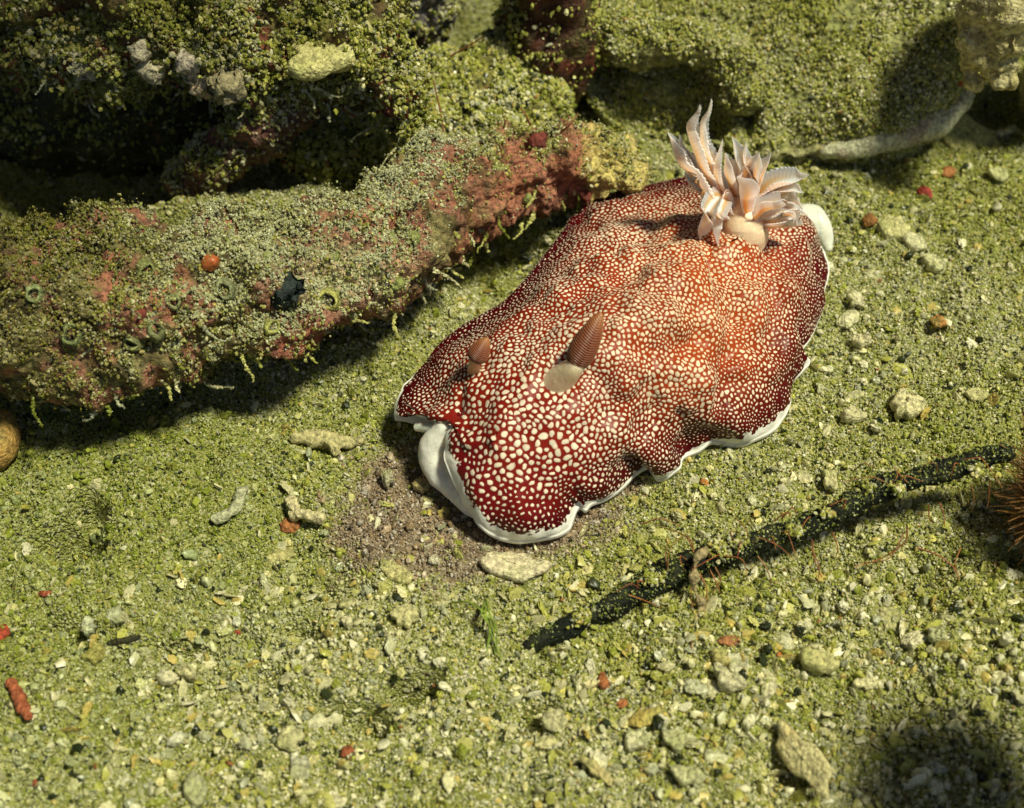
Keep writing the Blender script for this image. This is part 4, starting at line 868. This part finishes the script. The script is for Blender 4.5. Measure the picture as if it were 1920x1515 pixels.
# ------------------------------------------------------------------ loose fragments
def place(px, py): 
    p = W(px, py, 0.0)
    for _ in range(5):
        p = W(px, py, float(ground_z(p[0], p[1])[0]))
    return p
def ground_frame(p, e=0.35):
    zx = float((ground_z(p[0]+e, p[1])-ground_z(p[0]-e, p[1]))[0])/(2*e); zy = float((ground_z(p[0], p[1]+e)-ground_z(p[0], p[1]-e))[0])/(2*e)
    n = np.array([-zx, -zy, 1.0]); return n/np.linalg.norm(n)
def img_axes(p, ang, tilt=0.0, roll=0.0):
    """local axes lying on the sand; ang is the long axis' direction in the picture (degrees, y up)"""
    n = ground_frame(p); a = math.radians(ang); v = np.array([math.cos(a), math.sin(a)/_s, 0.0]); v /= np.linalg.norm(v)
    v = v-n*(v@n); v /= np.linalg.norm(v); s = np.cross(n, v)
    v2 = v*math.cos(tilt)+n*math.sin(tilt); n2 = n*math.cos(tilt)-v*math.sin(tilt)
    s2 = s*math.cos(roll)+n2*math.sin(roll); n3 = n2*math.cos(roll)-s*math.sin(roll)
    return v2, s2, n3
def flake(name, px, py, lpx, wpx, ang, c, label, cat='shell', group=None, seed=0, thick=0.06, curl=0.15, tilt=0.0, roll=0.0, rough=0.22, mat=None, lift=0.5, c2=None):
    """broken flat piece: irregular outline, real thickness, slight curl"""
    p = place(px, py); k = cm_per_px(p); a, b = lpx*k*.5, wpx*k*.5/(0.8 if abs(math.sin(math.radians(ang))) < .5 else 1); r = np.random.default_rng(seed+int(px*7+py))
    na = 26; th = np.linspace(0, 2*math.pi, na, endpoint=False); rad = 1+rough*sum(r.normal()*np.cos(q*th+r.uniform(0, 6.3))/q**.7 for q in range(2, 9))*.6
    rad = np.clip(rad, .55, 1.35); v, s, n = img_axes(p, ang, tilt, roll); V = []
    tk = thick
    for f, h in ((.05, -.5), (.6, -.5), (.93, -.5), (1.0, -.15), (1.0, .25), (.92, .5), (.7, .52), (.4, .5), (.05, .48)):
        x = f*rad*np.cos(th)*a; y = f*rad*np.sin(th)*b; zz = h*tk+curl*((x/a)**2*a*.5-(y/b)**2*b*.6)
        V.append(p+n*(tk*lift)+v*x[:, None]+s*y[:, None]+n*zz[:, None])
    V = np.vstack(V); V = V+n*(0.35*tk*fbm(V, .25*max(a, .2), 3, .6, seed+px*.01))[:, None]
    F = grid_faces(na, 9); t = sstep(-.1, .5, fbm(V, .3, 3, .6, seed+py*.01)); c = tuple(np.asarray(c)*np.array([1.16, 1.11, .88])) if c[0] < 2.2*c[1] else c
    cc = mixc(np.asarray(c)*.92, c2 if c2 is not None else np.asarray(c)*.45+np.array([.17, .18, .05]), t)
    o = mesh_obj(name, V, F, mat or M_CHIP, None, cc); return tag(o, label, cat, group)
_u, _v = None, None
def ico(sub):
    import bmesh
    bm = bmesh.new(); bmesh.ops.create_icosphere(bm, subdivisions=sub, radius=1.0); V = np.array([v.co[:] for v in bm.verts]); F = [[v.index for v in f.verts] for f in bm.faces]; bm.free(); return V, F
ICO2, ICO3 = ico(2), ico(3)
def pebble(name, px, py, lpx, wpx, ang, c, label, cat='pebble', group=None, seed=0, hgt=.8, amp=.28, sink=.25, mat=None, fine=True, c2=None):
    p = place(px, py); k = cm_per_px(p); a, b = lpx*k*.5, wpx*k*.5; V0, F = ICO3 if fine else ICO2
    v, s, n = img_axes(p, ang); f = 1+amp*fbm(V0, 1.1, 3, .55, seed+px*.013+py*.007)+.5*amp*fbm(V0, .35, 2, .5, seed+px*.01)
    Q = V0*f[:, None]; V = p+v*(Q[:, :1]*a)+s*(Q[:, 1:2]*b)+n*(Q[:, 2:]*b*hgt+b*hgt*(1-2*sink))
    t = sstep(-.1, .5, fbm(V, .25, 3, .6, seed+py*.01)); c = tuple(np.asarray(c)*np.array([1.16, 1.11, .88])) if c[0] < 2.2*c[1] else c
    cc = mixc(np.asarray(c)*.92, c2 if c2 is not None else (np.asarray(c)*.45+np.array([.17, .18, .05]) if c[0] < 2.2*c[1] else np.asarray(c)*.7), t)
    return tag(mesh_obj(name, V, F, mat or M_CHIP, None, cc, smooth=fine), label, cat, group)
def rod(name, pts, c, label, cat, group=None, seed=0, amp=.03, mat=None, na=20, c2=None, branches=()):
    """pts (px,py,height above sand cm,r_px); branches: further arms joined into the same piece"""
    Vs, Fs, off = [], [], 0
    for q in (pts, *branches):
        out = []
        for px, py, h, r in q:
            g_ = place(px, py); w_ = W(px, py, g_[2]+h); out.append([*w_, r*cm_per_px(w_)])
        V, F = tube(resample(out, 36), na); V = V+normals_of(V, F)*(amp*fbm(V, .18, 3, .6, seed))[:, None]; Vs.append(V); Fs.append(F+off); off += len(V)
    V = np.vstack(Vs); t = sstep(-.1, .5, fbm(V, .2, 3, .6, seed+2)); return tag(mesh_obj(name, V, np.vstack(Fs), mat or M_CHIP, None, mixc(c, c2 if c2 is not None else np.asarray(c)*.75, t)), label, cat, group)
PALE = (0.66, 0.62, 0.42); WHITE = (0.72, 0.72, 0.60); CREAM = (0.66, 0.55, 0.30); ORANGE = (0.50, 0.13, 0.035); RED = (0.50, 0.035, 0.02)
rod('coral_piece', [(556, 822, .16, 10), (590, 820, .2, 18), (625, 826, .2, 17), (655, 830, .17, 12), (682, 826, .13, 8)], (0.56, 0.50, 0.22), 'knobbly yellowish coral stick lying alone on green sand under the coral branch', 'coral', branches=([(615, 828, .17, 14), (628, 843, .12, 9), (632, 850, .1, 6)],), amp=.05)
rod('coral_piece', [(548, 965, .12, 10), (562, 962, .16, 11), (582, 968, .16, 10), (602, 972, .14, 10)], (0.66, 0.58, 0.30), 'cream Y shaped coral twig beside an orange scrap', 'coral', branches=([(558, 963, .15, 10), (550, 945, .13, 9), (540, 936, .1, 8)], ), amp=.04)
rod('coral_piece', [(405, 972, .08, 9), (432, 958, .12, 11), (448, 945, .12, 10), (452, 925, .1, 8), (460, 918, .08, 8)], (0.46, 0.46, 0.26), 'bent grey green coral twig on mossy sand', 'coral', amp=.04)
flake('shell_fragment', 962, 1072, 118, 56, -3, (0.66, 0.60, 0.46), 'creamy ruffled shell flake just in front of the slug head', 'shell', seed=3, thick=.10, curl=.25, rough=.25, lift=1.1, roll=-.15, c2=(0.60, 0.56, 0.30))
flake('shell_fragment', 1525, 1432, 150, 66, -52, (0.62, 0.58, 0.34), 'large tilted cream shell shard beside the dark shadow patch', 'shell', seed=5, thick=.10, curl=.2, tilt=0.05, roll=.45, rough=.25, lift=2.2, c2=(0.56, 0.46, 0.18))
flake('shell_fragment', 1800, 262, 160, 74, -16, (0.46, 0.45, 0.19), 'leaf shaped green filmed shell plate leaning below the slab lip', 'shell', seed=6, thick=.08, curl=.12, tilt=-.1, roll=.3, lift=2.0)
flake('shell_fragment', 1698, 772, 66, 48, 40, (0.66, 0.63, 0.42), 'chunky pale coral crumb on sand between slug and twig', 'coral', seed=7, thick=.2, rough=.4, lift=.7)
flake('shell_fragment', 1672, 440, 54, 46, 10, (0.56, 0.55, 0.30), 'curled pale shell scrap right of the slug tail', 'shell', seed=8, thick=.15, rough=.3, lift=.8)
flake('shell_fragment', 1712, 458, 52, 26, -25, (0.60, 0.60, 0.42), 'narrow whitish shell scrap touching the curled one near the tail', 'shell', seed=9, thick=.1, rough=.35)
flake('coral_chip', 607, 118, 120, 74, 20, (0.62, 0.60, 0.30), 'pitted pale yellow coral chip lying on the coral ledge', 'coral', seed=10, thick=.22, rough=.3)
bpy.data.objects['coral_chip'].location = Vector(bpy.data.objects['coral_chip'].location)  # set on the ledge below
p, n = surf_hit(607, 118, LEDV, LEDF); o = bpy.data.objects['coral_chip']; q = place(607, 118); o.location = o.location+Vector([float(c)*CM for c in (p-q)*1.0]); 
pebble('pebble', 14, 845, 74, 118, 0, (0.46, 0.29, 0.09), 'rounded orange tan pebble beneath the thick end of the coral branch', 'pebble', seed=2, hgt=.8, amp=.12, sink=.1, c2=(0.36, 0.27, 0.08))
rod('red_fragment', [(22, 1282, .1, 9), (35, 1308, .14, 12), (52, 1342, .1, 10)], (0.42, 0.12, 0.045), 'bright orange red rod shaped fragment lying on grey green sand', 'fragment', amp=.03, c2=(0.36, 0.10, 0.035))
flake('white_chip', 445, 1163, 36, 15, 100, (0.76, 0.78, 0.74), 'bright white chip with a tiny red scrap below', 'shell', seed=12, thick=.06)
pebble('red_fragment', 446, 1186, 13, 10, 0, (0.40, 0.07, 0.03), 'tiny dark red scrap under the bright white chip', 'fragment', seed=4, fine=False)
for (px, py, l, w_, ang, c, lab) in (
        (546, 986, 42, 30, 10, (0.44, 0.17, 0.05), 'soft orange scrap beside the cream Y shaped coral twig'), (88, 1113, 34, 12, -5, (0.42, 0.10, 0.04), 'thin orange strip on sand near the two dark pits'), (6, 1190, 26, 30, 0, (0.48, 0.08, 0.03), 'red orange lump between the tan pebble and the red rod'),
        (652, 1410, 28, 24, 30, (0.52, 0.15, 0.05), 'square orange red crumb on pale grit'), (1130, 1285, 20, 46, 0, (0.46, 0.16, 0.05), 'upright orange flake below the thin end of the twig'), (1166, 1320, 22, 16, 30, (0.48, 0.17, 0.05), 'small orange crumb close to the upright orange flake'),
        (1368, 1203, 46, 22, 10, (0.46, 0.20, 0.07), 'rusty orange scrap on pale grit under the twig'), (1462, 1229, 14, 12, 0, (0.56, 0.20, 0.05), 'tiny orange bead by the rusty scrap'), (1776, 326, 30, 26, 0, (0.42, 0.17, 0.05), 'dull orange lump below the leaf shaped plate'), (1733, 366, 20, 34, 20, (0.42, 0.06, 0.035), 'bright red crumb on the open sand behind the slug'),
        (1631, 416, 26, 30, 0, (0.38, 0.17, 0.04), 'brown orange bead beside the curled shell scrap'), (1759, 606, 28, 34, 0, (0.44, 0.21, 0.06), 'tan orange bead on sand right of the slug flank'), (1320, 905, 16, 16, 0, (0.56, 0.22, 0.04), 'tiny orange bead under the slug mantle notch'),
        (66, 1468, 14, 12, 0, (0.5, 0.14, 0.05), 'tiny orange speck at the grey gravel below the red rod'), (1212, 1420, 22, 18, 0, (0.46, 0.30, 0.05), 'ochre yellow bead among large pale chips'), (1815, 157, 12, 14, 0, (0.55, 0.1, 0.03), 'orange bead at the end of the slab lip')):
    o = pebble('orange_fragment', px, py, l, w_, ang, c, lab, 'fragment', seed=9, hgt=.6, amp=.4, fine=True)
    if px == 1815:
        p, n = surf_hit(1806, 160, SLV, SLF); o.location = [float(c_)*CM for c_ in p]
        o['label'] = 'orange bead on the end of the slab lip'
# larger pale chips, placed from the photograph
G1 = 'larger pale chips on the sand'
for i, (px, py, l, w_, ang, c, lab) in enumerate((
        (1022, 1397, 52, 34, 5, (0.62, 0.58, 0.36), 'plump cream shell chip among pale grit under the twig'), (1043, 1355, 46, 40, 30, (0.56, 0.55, 0.36), 'dull pale chip directly behind the plump cream one'), (1118, 1445, 60, 22, -30, (0.52, 0.46, 0.24), 'long ochre flake next to the yellow bead'),
        (1305, 1290, 52, 26, -12, (0.62, 0.64, 0.50), 'smooth whitish sliver below the rusty scrap'), (1384, 1250, 42, 40, 0, (0.56, 0.56, 0.42), 'blocky grey white chip beside a tan pebble'), (1345, 1240, 40, 28, -50, (0.46, 0.42, 0.18), 'tan rounded chip beside the blocky grey white one'),
        (1442, 1285, 60, 30, 65, (0.60, 0.58, 0.42), 'upright pale coral splinter in the grit'), (1365, 1285, 70, 24, -30, (0.62, 0.60, 0.44), 'long pale splinter leaning by the upright one'), (1672, 1165, 58, 38, -25, (0.44, 0.43, 0.24), 'wide grey tan shell cup with shadowed rim'), (1716, 1202, 46, 34, 10, (0.68, 0.66, 0.48), 'ragged bright white chip by the tan shell cup'),
        (1758, 1200, 34, 22, -10, (0.60, 0.62, 0.46), 'smooth whitish chip beside the ragged bright one'), (1880, 1206, 20, 18, 0, (0.70, 0.70, 0.55), 'small white bead below the brown tuft'), (1835, 1263, 28, 26, -40, (0.68, 0.66, 0.42), 'square cream chip on open grit at right'), (1618, 1286, 38, 22, 10, (0.64, 0.62, 0.40), 'flat cream chip in the middle of the pale grit'),
        (1400, 1360, 26, 18, 0, (0.70, 0.70, 0.55), 'white chip behind the large cream shard'), (1557, 1360, 30, 16, 0, (0.64, 0.64, 0.50), 'white sliver at the edge of the dark shadow'), (1790, 1362, 30, 18, 0, (0.68, 0.66, 0.46), 'cream chip above the dark shadow patch'), (1750, 1445, 40, 18, -10, (0.55, 0.58, 0.52), 'pale sliver lying inside the dark shadow patch'),
        (1470, 1210, 34, 44, 0, (0.58, 0.58, 0.42), 'flat pale plate with the tiny orange bead'), (1530, 1250, 70, 36, -20, (0.48, 0.47, 0.24), 'broad olive plate under the twig'), (1508, 1178, 30, 24, 0, (0.66, 0.65, 0.48), 'white lump above the broad olive plate'), (1505, 895, 34, 26, 0, (0.64, 0.62, 0.42), 'cream lump on sand between mantle edge and twig'),
        (1555, 905, 30, 30, 0, (0.60, 0.58, 0.36), 'dull cream lump nearest the knot of the twig'), (1590, 790, 44, 24, 10, (0.62, 0.60, 0.40), 'pale flake on sand beside the mantle frill'), (1590, 600, 44, 32, 40, (0.70, 0.69, 0.52), 'white chip beside the slug flank'), (1600, 565, 30, 24, 10, (0.64, 0.62, 0.46), 'small white chip just behind the flank chip'),
        (1615, 650, 30, 22, 0, (0.60, 0.58, 0.40), 'dull chip in front of the flank chip'), (1600, 745, 50, 20, 30, (0.58, 0.57, 0.40), 'slender pale splinter beside the mantle'), (1830, 745, 40, 26, 0, (0.58, 0.56, 0.32), 'cream chip above the far end of the twig'), (1660, 905, 1, 1, 0, PALE, None),
        (215, 1155, 30, 36, 80, (0.44, 0.47, 0.33), 'grey green oval chip beside the thin dark sliver'), (172, 1178, 26, 24, 0, (0.52, 0.57, 0.44), 'round whitish chip on mossy sand'), (178, 1232, 36, 42, 70, (0.33, 0.32, 0.10), 'olive shell cup on mossy sand'), (345, 1215, 30, 24, 20, (0.50, 0.54, 0.50), 'bluish grey bead on pale gravel'),
        (310, 1278, 40, 20, 0, (0.55, 0.54, 0.40), 'flat ridged chip on pale gravel'), (360, 1272, 28, 18, 0, (0.60, 0.57, 0.36), 'cream chip beside the flat ridged one'), (525, 1045, 52, 36, 10, (0.52, 0.49, 0.24), 'waxy yellow pebble in front of the Y shaped twig'), (592, 1352, 26, 36, -30, (0.60, 0.60, 0.44), 'white shell crescent near a dark hollow'),
        (330, 1395, 36, 22, 40, (0.66, 0.67, 0.58), 'white angular chip on grey gravel'), (545, 1390, 56, 44, -10, (0.46, 0.45, 0.27), 'rounded olive cream pebble near the orange crumb'), (560, 1445, 40, 44, 0, (0.44, 0.44, 0.38), 'grey lump under the rounded olive pebble'), (570, 1490, 52, 12, 20, (0.60, 0.57, 0.36), 'thin cream splinter on grey gravel'),
        (625, 1503, 44, 26, 0, (0.64, 0.62, 0.44), 'white block next to the thin cream splinter'), (365, 1490, 44, 52, 20, (0.46, 0.48, 0.34), 'large pale green lump in the gravel'), (745, 1078, 70, 40, -35, (0.56, 0.53, 0.28), 'angular cream slab at the rim of the brown sand'), (815, 1052, 22, 24, 0, (0.60, 0.58, 0.48), 'whitish crumb in the brown sand'),
        (790, 918, 32, 20, -20, (0.55, 0.40, 0.26), 'tan pink flake in the brown sand'), (728, 910, 20, 26, 0, (0.50, 0.48, 0.40), 'grey white grain in the brown sand by the foot'), (650, 1135, 36, 26, 0, (0.62, 0.59, 0.38), 'cream knob at the edge of the brown sand'), (760, 1160, 46, 40, 10, (0.54, 0.52, 0.30), 'dull cream lump below the brown sand'),
        (655, 1176, 18, 16, 0, (0.62, 0.60, 0.42), 'small cream bead near the cream knob'), (1085, 1106, 40, 14, -40, (0.60, 0.58, 0.38), 'slim pale chip above the thin end of the twig'), (1050, 1290, 22, 14, 0, (0.64, 0.62, 0.40), 'cream chip beside the upright orange flake'), (1105, 1290, 30, 12, 10, (0.68, 0.64, 0.40), 'bright cream bar touching the upright orange flake'),
        (1215, 1345, 70, 34, 20, (0.50, 0.40, 0.12), 'curled amber shell on pale grit'), (1190, 1395, 44, 34, 0, (0.58, 0.58, 0.42), 'pale chip in front of the curled amber shell'), (1270, 1390, 54, 40, 0, (0.56, 0.57, 0.38), 'broad pale chip right of the curled amber shell'), (1845, 1120, 1, 1, 0, PALE, None),
        (625, 1490, 1, 1, 0, PALE, None), (1660, 95, 28, 44, 30, (0.50, 0.52, 0.28), None), (1350, 1420, 50, 30, -20, (0.55, 0.56, 0.40), 'wide pale flake beside the large cream shard'), (1290, 1460, 60, 30, -10, (0.52, 0.53, 0.34), 'wide green cream flake in front of the pale grit'), (1745, 500, 40, 26, 0, (0.56, 0.57, 0.36), 'pale lump on sand behind the orange beads'),
        (1640, 520, 34, 24, -10, (0.62, 0.62, 0.44), 'white flake near the tail and flank'), (1870, 330, 40, 30, 0, (0.48, 0.50, 0.28), 'green grey lump under the leaf shaped plate'), (1885, 255, 50, 20, 10, (0.56, 0.55, 0.34), 'slim cream shell beyond the leaf shaped plate'), (1490, 500, 1, 1, 0, PALE, None))):
    if lab is None: continue
    if i % 3 == 0: pebble('shell_chip', px, py, l, w_, ang, c, lab, 'chip', seed=i, hgt=.55, amp=.45, sink=.3)
    else: flake('shell_chip', px, py, l, w_, ang, c, lab, 'chip', seed=i, thick=.07+.03*(i % 4), rough=.32, curl=.15, tilt=random.gauss(0, .15), roll=random.gauss(0, .2), lift=.7)
# smaller chips, alike apart from their place
r = np.random.default_rng(77); protos = []
slug_px, slug_py = to_px(SV); n_small = 0
while n_small < 170:
    px, py = r.uniform(0, 1920), r.uniform(640, 1515)
    if r.random() > 0.25+0.75*(px > 500)*(py > 850): continue
    if np.hypot((slug_px-px), (slug_py-py)).min() < 26 or (py < 800 and px < 820): continue
    l = r.uniform(12, 24); big = r.random()
    c = PAL[r.choice([4, 5, 6, 4, 2])]*r.uniform(.9, 1.15)
    pebble('pale_chip', px, py, l, l*r.uniform(.5, .9), r.uniform(0, 180), c, 'tiny pale shell chip scattered on the green sand', 'chip', 'tiny pale chips scattered on the sand', seed=int(big*900), hgt=.6, amp=.6, sink=.3, fine=False)
    n_small += 1
# thin dark sliver and green hair algae
rod('dark_sliver', [(205, 1205, .06, 4), (235, 1200, .09, 6), (262, 1193, .07, 4)], (0.05, 0.05, 0.015), 'thin dark sliver of wood on mossy sand', 'sliver', amp=.01)
hp = place(920, 1170); ha = empty('hair_algae', hp, 'thin bright green hair algae arching over sand below the shell flake', 'algae')
for i in range(7):
    q = [(905+random.uniform(-8, 8), 1135+random.uniform(-8, 8), .1), (900+random.uniform(0, 20), 1150, .4), (922+random.uniform(-6, 10), 1180, .25), (925+random.uniform(-25, 25), 1230+random.uniform(-20, 10), .03)] if i else [(845, 1130, .06), (880, 1130, .35), (912, 1155, .35), (926, 1195, .06)]
    thread('strand', np.array([W(*s_) for s_ in q]), 0.014, (0.22, 0.30, 0.04), ha, n=20)
# fine brown threads standing behind the branch
G2 = 'fine brown threads'
bp = W(830, 250, .9); bt = empty('brown_threads', [bp[0], bp[1], .6], 'thin upright brown threads between the red branch and the yellow green stone', 'algae')
for q in ([(832, 250, 1.5), (824, 200, 1.8), (812, 150, 2.1)], [(818, 250, 1.5), (800, 235, 1.6), (790, 225, 1.7)], [(995, 235, 1.7), (985, 215, 1.9), (975, 200, 2.0)], [(945, 240, 1.7), (947, 228, 1.8), (945, 222, 1.85)], [(1050, 250, 1.7), (1070, 232, 1.9), (1085, 212, 2.0)], [(800, 265, 1.5), (790, 262, 1.5), (780, 255, 1.6)], [(845, 105, 1.6), (880, 85, 1.8), (908, 68, 2.0)]):
    thread('strand', np.array([W(*s_) for s_ in q]), 0.018, (0.22, 0.09, 0.035), bt, n=16)
